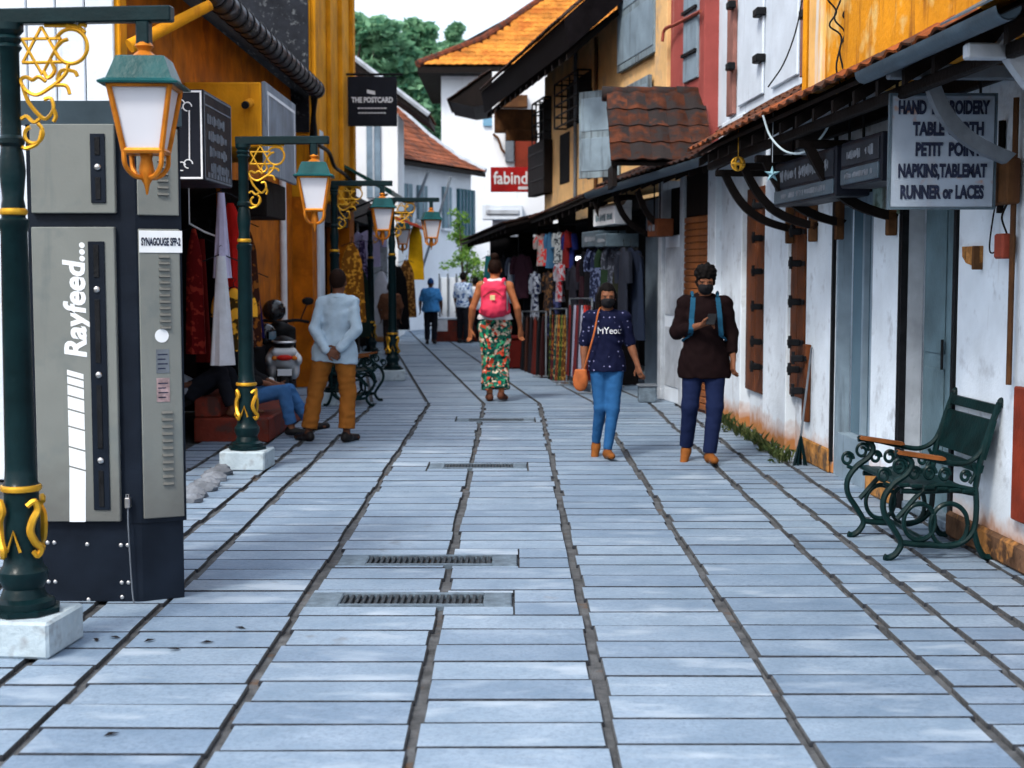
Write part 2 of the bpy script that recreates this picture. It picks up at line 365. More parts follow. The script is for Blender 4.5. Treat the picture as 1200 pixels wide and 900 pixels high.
for ci, (x0, x1, dl) in enumerate(cols):
    y = 4.1 + .03 * ci
    while y < 17.7:
        d = dl * random.choice((1, 1, 1, .97, 1.04)); xa = x0 + .021 + random.uniform(-.013, .014); xb = x1 - .021 + random.uniform(-.014, .013)
        cx, cy, w, dd = (xa + xb) / 2, y + d / 2, xb - xa, d - .013 - random.uniform(0, .006)
        y += d
        pieces = [(xa, xb)]
        for (da, db, dy0, dy1) in drains:
            if cy + dd / 2 > dy0 and cy - dd / 2 < dy1:
                a0, a1 = cy - dd / 2, cy + dd / 2
                for p, q in pieces:
                    m0, m1 = max(p, da - .008), min(q, db + .008)
                    if m1 - m0 > .05:
                        for b0, b1 in ((a0, min(a1, dy0 - .006)), (max(a0, dy1 + .006), a1)):
                            if b1 - b0 > .035: slabs.append(((b0 + b1) / 2, (m0 + m1) / 2, m1 - m0, b1 - b0))
                pieces = [(p, min(q, da - .012)) for p, q in pieces if p < da] + [(max(p, db + .012), q) for p, q in pieces if q > db]
        for p, q in pieces:
            if q - p < .03: continue
            slabs.append((cy, (p + q) / 2, q - p, dd))
slabs.sort(key=lambda s: s[0] + .55 * max(0, abs(s[1]) / s[0] - .36) * 40)
for cy, cx, w, dd in slabs:
    if abs(cx) - w / 2 < cy * .37 and nsl < 299:
        o = link('stone_slab', unit, pav); o.location = (cx, cy, random.uniform(-.002, .002)); o.scale = (w, dd, 1)
        o.rotation_euler = (random.uniform(-.004, .004), random.uniform(-.003, .003), random.uniform(-.006, .006)); nsl += 1
    else:
        b = chamfer_slab(w, dd, cx=cx, cy=cy); dz = random.uniform(-.002, .002); rest.add([(a, q, z + dz) for a, q, z in b.v], b.f)
K2 = .115                                                # beyond this point the street bears to the left
for i in range(-13, 9):
    y = 17.72 + .05 * (i % 3)
    while y < 46:
        d = random.choice((.55, .7, .82)); xa = -.35 + .7 * i + .017; xb = xa + .7 - .034; cy = y + d / 2
        b = chamfer_slab(xb - xa, d - .016, cx=(xa + xb) / 2 - K2 * (cy - 17.7), cy=cy, sk=K2); dz = random.uniform(-.003, .003)
        rest.add([(a, q, z + dz) for a, q, z in b.v], b.f); y += d
far_ = rest.build('far_stone_slabs', [m_slab, m_edge], pav, kind='stuff'); far_.data.materials.append(m_bed); far_.data.polygons.foreach_set('material_index', ([0] + [1, 2] * 4) * (len(far_.data.polygons) // 9))
# ---- drain covers
m_drain = M('drain concrete', (.115, .155, .195), .8, .25, 12, .4, 50)
m_iron = M('drain iron', (.045, .055, .065), .6, .3, 20, .3, 60, metal=.4)
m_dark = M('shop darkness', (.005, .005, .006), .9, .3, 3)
for i, (a, b, y0, y1) in enumerate(drains):
    c = Vector(((a + b) / 2, (y0 + y1) / 2, 0)); w = b - a
    t = thing('drain_cover', ['iron drain grate in concrete frame, nearest the street lamp on white plinth', 'second iron drain grate in the paving, behind the nearest one',
              'third drain grate along the street, in front of the walking couple', 'farthest drain grate, just before the woman with pink backpack'][i], 'drain cover', c, 0, 'drain covers along the street centre')
    g0, g1 = -w / 2 + w * .16, w / 2 - w * .14
    fr = MB(); fr.box(-w / 2, g0, -.145, .145, -.03, .004, .006); fr.box(g1, w / 2, -.145, .145, -.03, .004, .006)
    fr.box(g0, g1, -.145, -.105, -.03, .004); fr.box(g0, g1, .105, .145, -.03, .004); fr.build('frame', m_drain, t)
    MB().box(g0, g1, -.104, .104, -.04, -.024).build('pit', m_dark, t)
    n = 22; bar = MB().box(-.009, .009, -.105, .105, -.022, .002, .003).mesh('grate_bar', m_iron)
    if i < 2:
        for j in range(n):
            o = link('grate_bar', bar, t); o.location.x = g0 + (g1 - g0) * (j + .5) / n
    else:
        gb = MB()
        for j in range(n):
            x = g0 + (g1 - g0) * (j + .5) / n; gb.box(x - .009, x + .009, -.105, .105, -.022, .002)
        gb.build('grate', m_iron, t)

# ---- roof tiles
def tile_mesh(name, mat, w=.235, L=.36, th=.016, amp=.022, n=6):
    b = MB(); top = []; bot = []
    for i in range(n + 1):
        x = -w / 2 + w * i / n; z = amp * (0.5 - .5 * cos(2 * pi * i / n)) ** 1.4
        top.append((x, z))
    vs = []
    for y, dz in ((0, .014), (L, -.004)):
        for x, z in top: vs.append((x, y, z + dz + th))
        for x, z in top: vs.append((x, y, z + dz))
    k = n + 1; fs = []
    for i in range(n):
        fs += [(i, i + 1, 2 * k + i + 1, 2 * k + i), (k + i, 3 * k + i, 3 * k + i + 1, k + i + 1), (i, k + i, k + i + 1, i + 1)]
    fs += [(0, 2 * k, 3 * k, k), (n, k + n, 3 * k + n, 2 * k + n)]
    return b.add(vs, fs)
def tile_field(parent, o, along, up, n_al, n_up, mesh, w=.235, L=.3, jit=.012, joined=None, mask=None, name='tile'):
    """tiles laid from the eave (o) upward; along, up are unit vectors in the parent's space"""
    along, up = Vector(along).normalized(), Vector(up).normalized(); nrm = along.cross(up)
    if nrm.z < 0: nrm = -nrm
    R = Matrix((along, up, nrm)).transposed()
    for r in range(n_up):
        for c in range(n_al):
            if mask and not mask(c, r): continue
            p = Vector(o) + along * (w * (c + .5)) + up * (L * r) + nrm * random.uniform(0, jit * .5)
            rot = R @ Matrix.Rotation(random.uniform(-.03, .03), 3, 'Z') @ Matrix.Rotation(random.uniform(-.02, .02), 3, 'X')
            if joined is None:
                ob = link(name, mesh, parent); ob.matrix_local = Matrix.Translation(p) @ rot.to_4x4()
            else:
                vs, fs = mesh; joined.add([p + rot @ Vector(v) for v in vs], fs)
m_tile_o = M('orange clay tile', (.27, .070, .018), .8, .4, 7, .4, 50, stain=((.05, .026, .018), .62, 5), rnd=.5)
m_tile_r = M('red clay tile', (.22, .06, .03), .85, .4, 6, .4, 50, stain=((.04, .025, .022), .5, 5), rnd=.45)
m_tile_g = M('golden clay tile', (.50, .19, .03), .8, .35, 1.3, .4, 30, stain=((.34, .10, .016), .4, 1.2))
m_tile_d = M('dark clay tile', (.07, .035, .025), .85, .4, 6, .4, 50, stain=((.02, .016, .016), .5, 5), rnd=.5)
m_tile_m = M('mossy clay tile', (.10, .032, .016), .85, .45, 5, .4, 50, stain=((.022, .018, .018), .8, 4), rnd=.6)
me_tile_o = tile_mesh('t', None).mesh('tile', m_tile_o, True); me_tile_m = tile_mesh('t', None).mesh('tile', m_tile_m, True); me_tile_b = tile_mesh('t', None).mesh('tile', M('brown clay tile', (.12, .042, .018), .85, .4, 6, .4, 50, stain=((.03, .018, .014), .6, 5), rnd=.5), True); me_tile_d = tile_mesh('t', None).mesh('tile', m_tile_d, True)
_t = tile_mesh('t', None); RAWTILE = (_t.v, _t.f)
_t = tile_mesh('t', None, n=4); RAWTILE4 = (_t.v, _t.f)

m_white = M('white lime plaster', (.64, .71, .78), .8, .1, 2, .25, 30, stain=((.44, .48, .53), .25, 3.5), streak=((.40, .42, .45), .1), base=((.40, .17, .06), .08, .28))
m_whiteup = M('white upper plaster', (.60, .67, .75), .8, .08, 2, .2, 30, streak=((.38, .41, .45), .1))
m_green_peel = M('peeling green paint', (.36, .48, .44), .8, .2, 4, .3, 40, stain=((.12, .17, .12), .55, 5), streak=((.10, .07, .05), .5))
m_yellow = M('ochre yellow plaster', (.64, .25, .010), .8, .18, 2.2, .3, 30, streak=((.24, .08, .012), .45), stain=((.66, .42, .14), .42, 2.6))
m_cream = M('apricot plaster', (.70, .44, .20), .8, .14, 2.2, .3, 30, streak=((.42, .21, .07), .16), stain=((.50, .34, .20), .3, 2.5))
m_pink = M('faded red plaster', (.29, .066, .058), .8, .15, 2, .2, 30, streak=((.36, .20, .17), .3))
m_orange = M('orange plaster', (.46, .125, .005), .8, .3, 2.6, .3, 30, streak=((.26, .065, .008), .12), stain=((.32, .085, .006), .35, 3))
m_orange_hi = M('yellow orange plaster', (.63, .26, .010), .8, .2, 2, .3, 30, streak=((.36, .12, .012), .34))
m_brown = M('brown shutter paint', (.10, .030, .010), .55, .3, 5, .25, 40, streak=((.05, .018, .01), .4))
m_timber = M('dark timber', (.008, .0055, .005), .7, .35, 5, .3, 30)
m_eave = M('shade black eave timber', (.006, .005, .006), .9, .3, 4, .3, 20, spec=.03)  # near-black colour carries the shade under the eave
m_timber2 = M('weathered timber', (.10, .045, .018), .75, .35, 5, .3, 30, streak=((.07, .03, .015), .5))
m_black = M('black iron', (.008, .009, .011), .55, .3, 12, .2, 60, metal=0)
m_blue_gray = M('blue grey paint', (.20, .27, .33), .55, .15, 3, .2, 30, streak=((.10, .13, .16), .35))
m_teal_gray = M('grey teal paint', (.10, .16, .19), .5, .2, 3, .2, 30)
m_grayblue_sh = M('weathered blue shutter', (.19, .25, .29), .7, .2, 4, .3, 30, streak=((.07, .08, .09), .55))
m_gutter = M('grey blue gutter', (.075, .11, .14), .45, .2, 5, .15, 40, metal=.3)
m_slate = M('blackened roof felt', (.018, .021, .028), .75, .3, 3, .4, 20, stain=((.10, .11, .12), .16, 14))
m_graywhite = M('grey white timber', (.36, .40, .45), .7, .15, 4, .2, 30, streak=((.22, .23, .25), .15))
m_signwhite = M('sign enamel', (.28, .34, .42), .5, .12, 3, .1, 30, stain=((.33, .14, .05), .12, 5), streak=((.28, .29, .32), .3))
m_ink = M('sign ink', (.018, .024, .05), .6, .3, 20, 0)
m_inkwhite = M('white sign paint', (.70, .72, .75), .6, .08, 9, 0)
m_signblack = M('black sign panel', (.008, .010, .017), .45, .2, 4, .1, 30)
def glass_mat(name, col=(.05, .09, .12)):
    m = bpy.data.materials.new(name); m.use_nodes = True; p = m.node_tree.nodes['Principled BSDF']; t = m.node_tree
    t.links.new(mix(t, noise(t, coords(t), 1.6), col, tuple(c * 2.2 for c in col)), p.inputs['Base Color']); p.inputs['Roughness'].default_value = .08; p.inputs['Specular IOR Level'].default_value = .8
    return m
m_glass = glass_mat('shop glass'); m_glassb = glass_mat('blue window glass', (.06, .16, .24))

# ================================================================== RIGHT SIDE, NEAR: the white shop building with tiled awning
TH1 = pi / 2 + math.atan(.0514); O1 = (2.98, 4.5, 0)
def t1(u):
    a = (u - 600) / F; return (3.211 / (a + .0514) - 4.5) * 1.0013
bw = thing('white_shop_building', 'white plastered shop building with tiled awning behind the green bench', 'building', O1, TH1)
D1 = .45     # wall thickness, going away from the street (local -y)
def wall_seg(par, a, b, z0, z1, mat, y0=-D1, y1=0, name='wall', c=.008): return MB().box(a, b, y0, y1, z0, z1, c).build(name, mat, par)
segs = [(0.2, t1(1121), 0), (t1(1056), t1(1021), .0), (t1(978), t1(944), .0), (t1(941), t1(927), -.05), (t1(924), t1(897), .02), (t1(894), t1(874), -.05), (t1(871), t1(846), .03)]
for a, b, y1 in segs: wall_seg(bw, a, b, 0, 3.3, m_white, y1=y1)
wall_seg(bw, t1(846) + .002, t1(826), 0, 3.3, m_white, y1=-.03)
wall_seg(bw, t1(1121), t1(1056), 2.42, 3.3, m_white, y1=-.02); wall_seg(bw, t1(1021), t1(978), 2.6, 3.3, m_white, y1=-.02)
wall_seg(bw, t1(944), t1(941), 0, 3.3, m_white, y1=-.12); wall_seg(bw, t1(927), t1(924), 0, 3.3, m_white, y1=-.1); wall_seg(bw, t1(897), t1(894), 0, 3.3, m_white, y1=-.1); wall_seg(bw, t1(874), t1(871), 0, 3.3, m_white, y1=-.1)
MB().box(t1(1055.5), t1(1021.5), -.06, .012, 2.05, 2.62, .006).build('painted_panel', m_green_peel, bw)
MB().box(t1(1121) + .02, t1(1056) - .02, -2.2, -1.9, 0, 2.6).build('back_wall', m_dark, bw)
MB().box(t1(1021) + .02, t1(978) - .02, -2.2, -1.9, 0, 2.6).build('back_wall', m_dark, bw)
# first doorway: jambs, two door leaves, sill
a, b = t1(1121), t1(1056)
MB().box(a + .002, a + .05, -.06, .016, 0, 2.44).box(b - .03, b - .002, -.03, .016, 0, 2.44).box(a + .05, b - .03, -.06, .016, 2.36, 2.44).build('door_frame', m_black, bw)
MB().box(b - .028, b - .003, -.14, -.031, 0, 2.40).build('door_reveal', m_graywhite, bw)
for (p, q, y) in ((a + .06, (a + b) / 2 - .01, -.13), ((a + b) / 2 + .01, b - .03, -.15)):
    d = MB().box(p, q, y - .04, y, .04, 2.35, .006).build('door', m_teal_gray, bw)
    MB().box(p + .06, q - .06, y, y + .012, .25, 1.0, .004).build('door_panel', m_teal_gray, d); MB().box(p + .06, q - .06, y, y + .012, 1.1, 2.2, .004).build('door_panel', m_teal_gray, d)
    MB().tube([(p + .04, y + .03, 1.0), (p + .04, y + .03, 1.2)], .01).build('handle', m_black, d)
MB().box(a + .05, b - .05, -.35, -.01, 0, .06, .01).build('door_sill', m_drain, bw)
# glazed shop front with rolled shutter above
a, b = t1(1021), t1(978)
MB().box(a + .002, a + .07, -.22, -.01, 0, 2.6).box(b - .05, b - .002, -.12, -.01, 0, 2.6).box(a + .07, b - .07, -.22, -.01, 2.16, 2.24).box(a + .07, b - .07, -.22, -.01, 0, .35).build('window_frame', m_blue_gray, bw)
w = MB().box(a + .07, b - .07, -.14, -.125, .35, 2.16).build('window', m_glass, bw)
MB().box((a + b) / 2 - .025, (a + b) / 2 + .025, -.122, -.08, .35, 2.16).build('mullion', m_blue_gray, w)
sh = MB().box(a + .07, b - .07, -.16, -.13, 2.24, 2.6).build('roller_shutter', m_timber, bw)
for k in range(7): MB().box(a + .07, b - .07, -.13, -.095, 2.245 + k * .05, 2.285 + k * .05, .008).build('slat', m_timber, sh)
MB().box(b + .002, b + .05, -.2, .02, .1, 2.75).build('post', m_black, bw)
MB().box(t1(1056) - .0, t1(1056) + .035, -.02, .018, .1, 2.5).build('post', m_black, bw)
# brown plank shutters with black strap hinges
def plank_shutter(p, q, z0, z1, y, hinges, label):
    s = thing('shutter_door', label, 'shutter', O1, TH1, 'brown shutters along the white shop wall')
    n = 2
    for k in range(n): MB().box(p + (q - p) * k / n + .004, p + (q - p) * (k + 1) / n - .004, y, y + .045, z0, z1, .006).build('plank', m_brown, s)
    for z in hinges:
        h = MB().box(p - .02, p + (q - p) * .55, y + .047, y + .06, z - .022, z + .022, .004).build('hinge', m_black, s)
        MB().box(p + (q - p) * .1, p + (q - p) * .1 + .045, y + .06, y + .17, z - .03, z + .03, .008).tube([(p + (q - p) * .1 + .02, y + .15, z - .05), (p + (q - p) * .1 + .02, y + .15, z + .06)], .016, 8).build('hinge_pin', m_black, h)
    return s
plank_shutter(t1(941), t1(925), .52, 2.55, -.05, [2.33, 2.0, 1.72, 1.38, 1.02, .78], 'brown plank shutter with black hinges beside the white pillar near the shop window')
plank_shutter(t1(895), t1(872), .42, 2.5, -.06, [2.3, 1.98, 1.65, 1.3, .95, .7], 'brown plank shutter with black hinges behind the man in dark shirt')
plank_shutter(t1(952), t1(947), .35, 1.02, .005, [.9, .62], 'short narrow brown board with two black hinges low on white wall')
# awning: deck, rafters, tiles, fascia, brackets
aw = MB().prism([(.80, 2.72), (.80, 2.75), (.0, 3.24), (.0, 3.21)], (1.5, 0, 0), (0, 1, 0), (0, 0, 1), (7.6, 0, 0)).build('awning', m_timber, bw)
up1 = Vector((0, -.82, .50)); n1 = int(6.9 / .235)
tile_field(aw, (2.2, .86, 2.745), (1, 0, 0), up1, n1, 1, me_tile_o); tile_field(aw, Vector((2.2, .86, 2.745)) + up1.normalized() * .3, (1, 0, 0), up1, n1, 2, me_tile_b)
for k in range(17):
    x = 1.7 + k * .45; MB().prism([(.78, 2.62), (.78, 2.70), (.0, 3.18), (.0, 3.10)], (x, 0, 0), (0, 1, 0), (0, 0, 1), (.05, 0, 0)).build('rafter', m_timber, aw)
MB().box(1.5, 9.1, .62, .67, 2.60, 2.67, .01).build('eave_beam', m_timber, bw)
MB().box(1.5, 9.1, .02, .07, 2.72, 2.82, .01).build('wall_beam', m_timber, bw)
gp = [(1.5 + i * .02, .86 + .055 * cos(pi + pi * j / 6), 2.735 + .055 * sin(pi + pi * j / 6)) for i in (0, 100) for j in range(7)]
MB().add(gp + [(x, y * .985 + .013, z + .006) for x, y, z in gp], [(j, j + 1, 8 + j, 7 + j) for j in range(6)] + [(14 + j, 21 + j, 22 + j, 15 + j) for j in range(6)]).build('gutter', m_gutter, bw, True)
MB().prism([(.90, 2.775), (.90, 2.785), (.0, 3.29), (.0, 3.28)], (.3, 0, 0), (0, 1, 0), (0, 0, 1), (1.9, 0, 0)).build('metal_roof_sheet', m_gutter, bw)
def brace(x, y0, z0, y1, z1, mat, w=.05, dep=.07, sag=.16, par=bw):
    pts = []
    for i in range(13):
        t = i / 12; y = y0 + (y1 - y0) * t; z = z0 + (z1 - z0) * t; b = sag * sin(pi * t); L = sqrt((y1 - y0) ** 2 + (z1 - z0) ** 2)
        pts.append((y + (z1 - z0) / L * b, z - (y1 - y0) / L * b))
    outer = [(y + (z1 - z0) / sqrt((y1 - y0) ** 2 + (z1 - z0) ** 2) * dep, z - (y1 - y0) / sqrt((y1 - y0) ** 2 + (z1 - z0) ** 2) * dep) for y, z in pts]
    b = MB()
    for i in range(12): b.prism([pts[i], pts[i + 1], outer[i + 1], outer[i]], (x, 0, 0), (0, 1, 0), (0, 0, 1), (w, 0, 0))
    return b.build('bracket', mat, par)
m_grwood = M('grey painted bracket', (.12, .14, .165), .6, .2, 5, .2, 30)
x = 7.62 - 4.5
brace(x, .66, 2.70, .2, 2.22, m_grwood, .06, .075, -.1); MB().box(x, x + .06, .0, .84, 2.66, 2.74, .008).build('bracket_beam', m_grwood, bw)
brace(6.5 - 4.5, .7, 2.66, .02, 2.2, m_graywhite, .07, .08, -.1); MB().box(2.0, 2.07, 0, .84, 2.60, 2.67, .008).build('bracket_beam', m_graywhite, bw)
for yy in (10.0, 11.3, 12.1, 12.9):
    x = yy - 4.5; MB().box(x, x + .06, 0, .72, 2.50, 2.56, .008).build('bracket_beam', m_timber, bw)
    brace(x, .66, 2.5, .03, 2.0, m_timber, .06, .07, -.12); MB().box(x, x + .06, .005, .075, 1.9, 2.5, .008).build('wall_post', m_timber2, bw)
# upper white wall beyond the yellow bay, with tall shutters and hooks
MB().box(t1(966), t1(822), -.45, -.02, 3.302, 6.4, .01).build('upper_wall', m_whiteup, bw)
for (u0, u1) in ((936, 945), (851, 858)):
    p, q = t1(u1), t1(u0); s = MB().box(p, q, -.018, .03, 3.35, 6.3, .006).build('upper_shutter', M('rose brown shutter', (.26, .12, .1), .7, .2, 4), bw)
    for z in (3.85, 4.5, 5.15): MB().box(p - .1, p + .06, .02, .1, z - .04, z + .04, .01).build('hook', m_black, s)
for (u0, u1) in ((900, 930), (862, 890)): MB().box(t1(u1), t1(u0), -.018, .01, 3.4, 6.3, .01).build('shutter_leaf', m_whiteup, bw)
for z in (3.75, 4.2): MB().box(t1(891), t1(886), -.02, .08, z - .04, z + .04, .01).build('hook', m_black, bw)
MB().tube([(t1(830), .05, 3.3), (t1(830), .05, 6.4)], .05, 10).build('downpipe', m_graywhite, bw)
# yellow projecting upper bay
bay = MB().box(.6, 5.15, -.4, .71, 2.85, 6.3, .01).build('yellow_bay', m_yellow, bw)
MB().box(4.86, 5.17, .40, .74, 2.83, 6.3, .01).build('pilaster', M('pale apricot pilaster', (.75, .42, .14), .8, .15, 3, .2, 30, streak=((.62, .6, .56), .5)), bay)
MB().tube([(5.24, .74, 2.8), (5.24, .74, 6.3)], .022, 8).build('pipe', m_orange_hi, bay)
# bottom dirt course, red board, small fittings on the near wall
MB().box(.2, t1(1121) - .01, .002, .05, 0, .16, .02).build('plinth', M('stained plinth', (.11, .06, .035), .9, .4, 6, .5, 25, stain=((.35, .16, .05), .4, 5)), bw)
for (u0, u1) in ((1056, 1021), (978, 944)): MB().box(t1(u0) + .04, t1(u1), .002, .03, 0, .2, .015).build('plinth', M('ochre foot', (.36, .17, .05), .9, .4, 6, .5, 25, stain=((.09, .06, .04), .45, 5)), bw)
MB().box(.2, t1(1199), .004, .045, .28, 1.02, .008).build('red_board', M('red painted board', (.20, .032, .015), .5, .25, 4, .2, 30), bw)
MB().tube([(t1(1192), .04, 1.02), (t1(1192), .04, 2.6)], .016, 6).build('conduit', m_timber2, bw)
mb = thing('meter_box', 'small brown electric meter box with loose wires on white wall', 'meter box', O1, TH1)
MB().box(t1(1196), t1(1178), .02, .1, 2.02, 2.27, .01).build('box', m_timber2, mb); MB().box(t1(1190), t1(1180), .02, .09, 1.72, 1.86, .01).build('switch', M('red switch', (.25, .05, .03), .5), mb)
MB().tube(bez([(t1(1187), .05, 2.03), (t1(1185), .07, 1.95), (t1(1187), .05, 1.86)]), .006, 5).tube(bez([(t1(1186), .05, 1.8), (t1(1172), .07, 1.76), (t1(1168), .04, 1.95), (t1(1172), .03, 2.1)]), .005, 5).tube([(t1(1172), .02, 1.98), (t1(1172), .02, 2.5)], .02, 6).build('wire', m_timber, mb)
tg = thing('rusty_wall_tag', 'small rusty half-round metal tag on white wall above the bench', 'wall fitting', O1, TH1)
pt = [(t1(1150), 1.70), (t1(1150), 1.80), (t1(1129), 1.80), (t1(1129.5), 1.74), (t1(1134), 1.70), (t1(1141), 1.685)]
MB().prism(pt, (0, .002, 0), (1, 0, 0), (0, 0, 1), (0, .02, 0)).build('plate', M('rust', (.38, .17, .05), .9, .4, 25, .3, 60), tg)
MB().box(t1(1150), t1(1148), .0, .06, 1.66, 1.8, .004).build('tab', m_timber2, tg)

# ---- hanging sign board
sg = thing('hanging_sign_board', 'white hanging board lettered HAND EMBROIDERY TABLE CLOTH in dark blue', 'sign', (0, 7.97, 0))
pa, pb = PY(1042, 243, 7.97), PY(1166, 112, 7.97)
MB().box(pa.x, pb.x, -.012, .012, pa.z, pb.z, .004).build('board', m_signwhite, sg)
fr = MB(); e = .012
fr.box(pa.x - e, pa.x, -.018, .018, pa.z, pb.z).box(pb.x, pb.x + e, -.018, .018, pa.z, pb.z).box(pa.x - e, pb.x + e, -.018, .018, pa.z - e, pa.z).box(pa.x - e, pb.x + e, -.018, .018, pb.z, pb.z + e)
fr.build('frame', m_gutter, sg)
cxs = (pa.x + pb.x) / 2
for s_, v, sx, dx in (('HAND  EMBROIDERY', 127, .54, 0.0), ('TABLE CLOTH', 152, .62, .03), ('PETIT  POINT', 176, .62, .03), ('NAPKINS,TABLEMAT', 201, .545, 0.0), ('RUNNER or LACES', 226, .57, .0)):
    text(s_, .098, sg, (cxs + dx, -.016, PY(1100, v, 7.97).z), (pi / 2, 0, 0), m_ink, sx, .005)
for q in (pa.x + .08, pb.x - .08): MB().tube([(q, 0, pb.z), (q, 0, 2.74)], .008, 6).build('hanger', m_black, sg)
# ---- dark box signs under the awning (worn, unreadable strokes)
def strokes(par, x0, x1, z0, z1, y, mat, rows, axis='x', seed=1, dens=1.0, yv=None):
    rg = random.Random(seed); b = MB(); H = (z1 - z0) / rows
    for r in range(rows):
        x = x0 + (x1 - x0) * rg.uniform(.03, .16); e = x1 - (x1 - x0) * rg.uniform(.03, .2); zc = z1 - H * (r + .5)
        while x < e:
            w = H * rg.uniform(.12, .34); h = H * rg.uniform(.16, .3)
            if rg.random() < .86: b.box(x, x + w * .55, y, y + .003, zc - h, zc + h); b.box(x + w * .55, x + w, y, y + .003, zc - h * rg.uniform(0, 1), zc - h * rg.uniform(-1, 0) + .004)
            x += w * 1.35
    return b.build('lettering', mat, par, kind='stuff')
m_faint = M('faded sign paint', (.16, .18, .21), .7, .2, 9, 0)
m_faint2 = M('shade dark sign face', (.022, .026, .034), .6, .25, 5, .1, 30)  # face colour darkened to deepen the shadow under the awning
for i, (ya, yb, z0, z1, lb) in enumerate(((9.75, 11.5, 2.16, 2.50, 'dark worn box sign under the awning, farther from the white board'), (8.75, 9.62, 2.2, 2.5, 'dark worn box sign directly behind the white hanging board'))):
    s = thing('box_sign', lb, 'sign', O1, TH1, 'dark box signs under the awning'); p, q = ya - 4.5, yb - 4.5
    MB().box(p, q, .28, .52, z0, z1, .01).build('box', m_signblack, s); MB().box(p + .03, q - .03, .521, .527, z0 + .14, z1 - .03).build('face', m_faint2, s)
    MB().box(p + .03, q - .03, .50, .532, z0 + .02, z0 + .12, .004).build('lower_band', m_gutter, s)
    strokes(s, p + .06, q - .06, z0 + .15, z1 - .04, .528, m_faint, 1, seed=4 + i); strokes(s, p + .06, q - .06, z0 + .03, z0 + .11, .533, m_faint, 1, seed=9 + i)
    for w_ in (p + .1, q - .1): MB().tube([(w_, .4, z1), (w_, .4, 2.95)], .01, 6).build('hanger', m_black, s)
# ---- star lantern, brass bauble, cables
st = thing('star_lantern', 'pale blue paper star hanging under the tiled awning', 'star lantern', PY(905, 204, 10.6))
pl = []
for k in range(10): r = .062 if k % 2 == 0 else .024; pl.append((r * sin(pi * k / 5), r * cos(pi * k / 5)))
b = MB(); vs = [(x, 0, z) for x, z in pl] + [(0, -.03, 0), (0, .03, 0)]
b.add(vs, [(i, (i + 1) % 10, 10) for i in range(10)] + [((i + 1) % 10, i, 11) for i in range(10)]); b.build('star', M('pale blue star', (.20, .36, .42), .4, .1, 5, 0), st)
MB().tube([(0, 0, .085), (0, 0, .45)], .003, 4).build('string', m_graywhite, st)
bb = thing('brass_ornament', 'small brass pierced ball hanging from the awning edge', 'ornament', PY(865, 192, 11.9))
m_gold = M('gold paint', (.62, .33, .03), .33, .2, 9, .1, 40, metal=.55)
b = MB()
for k in range(3): b.tube([Matrix.Rotation(pi * k / 3, 3, 'Z') @ Vector((.055 * cos(a), 0, .055 * sin(a))) for a in [2 * pi * j / 16 for j in range(17)]], .008, 5)
b.tube([(.055 * cos(a), .055 * sin(a), 0) for a in [2 * pi * j / 16 for j in range(17)]], .008, 5); b.build('ball', m_gold, bb, True); MB().tube([(0, 0, .06), (0, 0, .3)], .003, 4).build('string', m_gold, bb)
tag(MB().tube(bez([PY(894, 135, 10.3), PY(903, 160, 10.3), PY(920, 177, 10.2), PY(940, 179, 10.1), PY(958, 166, 10.0), PY(972, 145, 9.9), PY(985, 112, 9.8)]), .008, 6).build('cable', M('pale cable', (.45, .55, .6), .5, .05, 5, 0)), 'pale cable drooping from the edge of the tiled awning', 'cable')
tag(MB().tube(bez([PY(940, 0, 12.2), PY(932, 38, 12.2), PY(918, 75, 12.2), PY(900, 102, 12.2)]), .007, 5).build('cable', m_black), 'thin black cable hanging down the white upper wall', 'cable')

# ================================================================== RIGHT SIDE, FAR: the apricot building, its awnings and dark shops
TH2 = pi / 2 + math.atan(.164); O2 = (2.45, 15.1, 0); N2 = sqrt(1 + .164 ** 2)
def t2(u):
    a = (u - 600) / F; return (4.926 / (a + .164) - 15.1) * N2
by = thing('apricot_building', 'apricot plastered old building with dark overhanging eave and barred windows', 'building', O2, TH2)
def w2(a, b, z0, z1, mat, y0=-.4, y1=0, name='wall', lab=None): return MB().box(a, b, y0, y1, z0, z1, .008).build(name, mat, by)
w2(t2(822), t2(783), 2.9, 6.4, m_pink, y1=.0); w2(t2(783) + .002, t2(769), 2.9, 6.4, m_cream, y1=.05); w2(t2(769) + .002, t2(640), 2.75, 5.4, m_cream, y1=0)
w = w2(t2(816), t2(800), 3.9, 6.2, m_blue_gray, -.05, .03, 'window')
for z in (4.2, 4.7, 5.3): MB().box(t2(816), t2(800), .031, .06, z, z + .035).build('window_bar', m_black, w)
MB().tube(bez([(t2(822), .05, 4.62), (t2(795), .06, 4.64), (t2(787), .12, 4.62), (t2(786), .14, 4.48)]), .022, 6).build('bent_pipe', M('red pipe', (.25, .06, .04), .6), by)
# grey-blue shutters
def leaf(a, b, y, z0, z1, rz=0, name='shutter', lab=None):
    s = MB().box(0, b - a, -.025, .025, z0, z1, .006).build(name, m_grayblue_sh, by, label=lab); s.location = (a, y, 0); s.rotation_euler.z = rz
    MB().box(.05, b - a - .05, .026, .034, z0 + .1, (z0 + z1) / 2 - .05, .004).build('shutter_panel', m_blue_gray, s); MB().box(.05, b - a - .05, .026, .034, (z0 + z1) / 2 + .05, z1 - .1, .004).build('shutter_panel', m_blue_gray, s); return s
leaf(t2(770), t2(727), .05, 4.45, 6.0); leaf(t2(765), t2(727), .06, 3.3, 4.2); leaf(t2(727), t2(727) + .75, .02, 3.0, 4.25, radians(38))
w2(t2(722), t2(706), 3.0, 4.2, m_timber, -.1, .015, 'window')
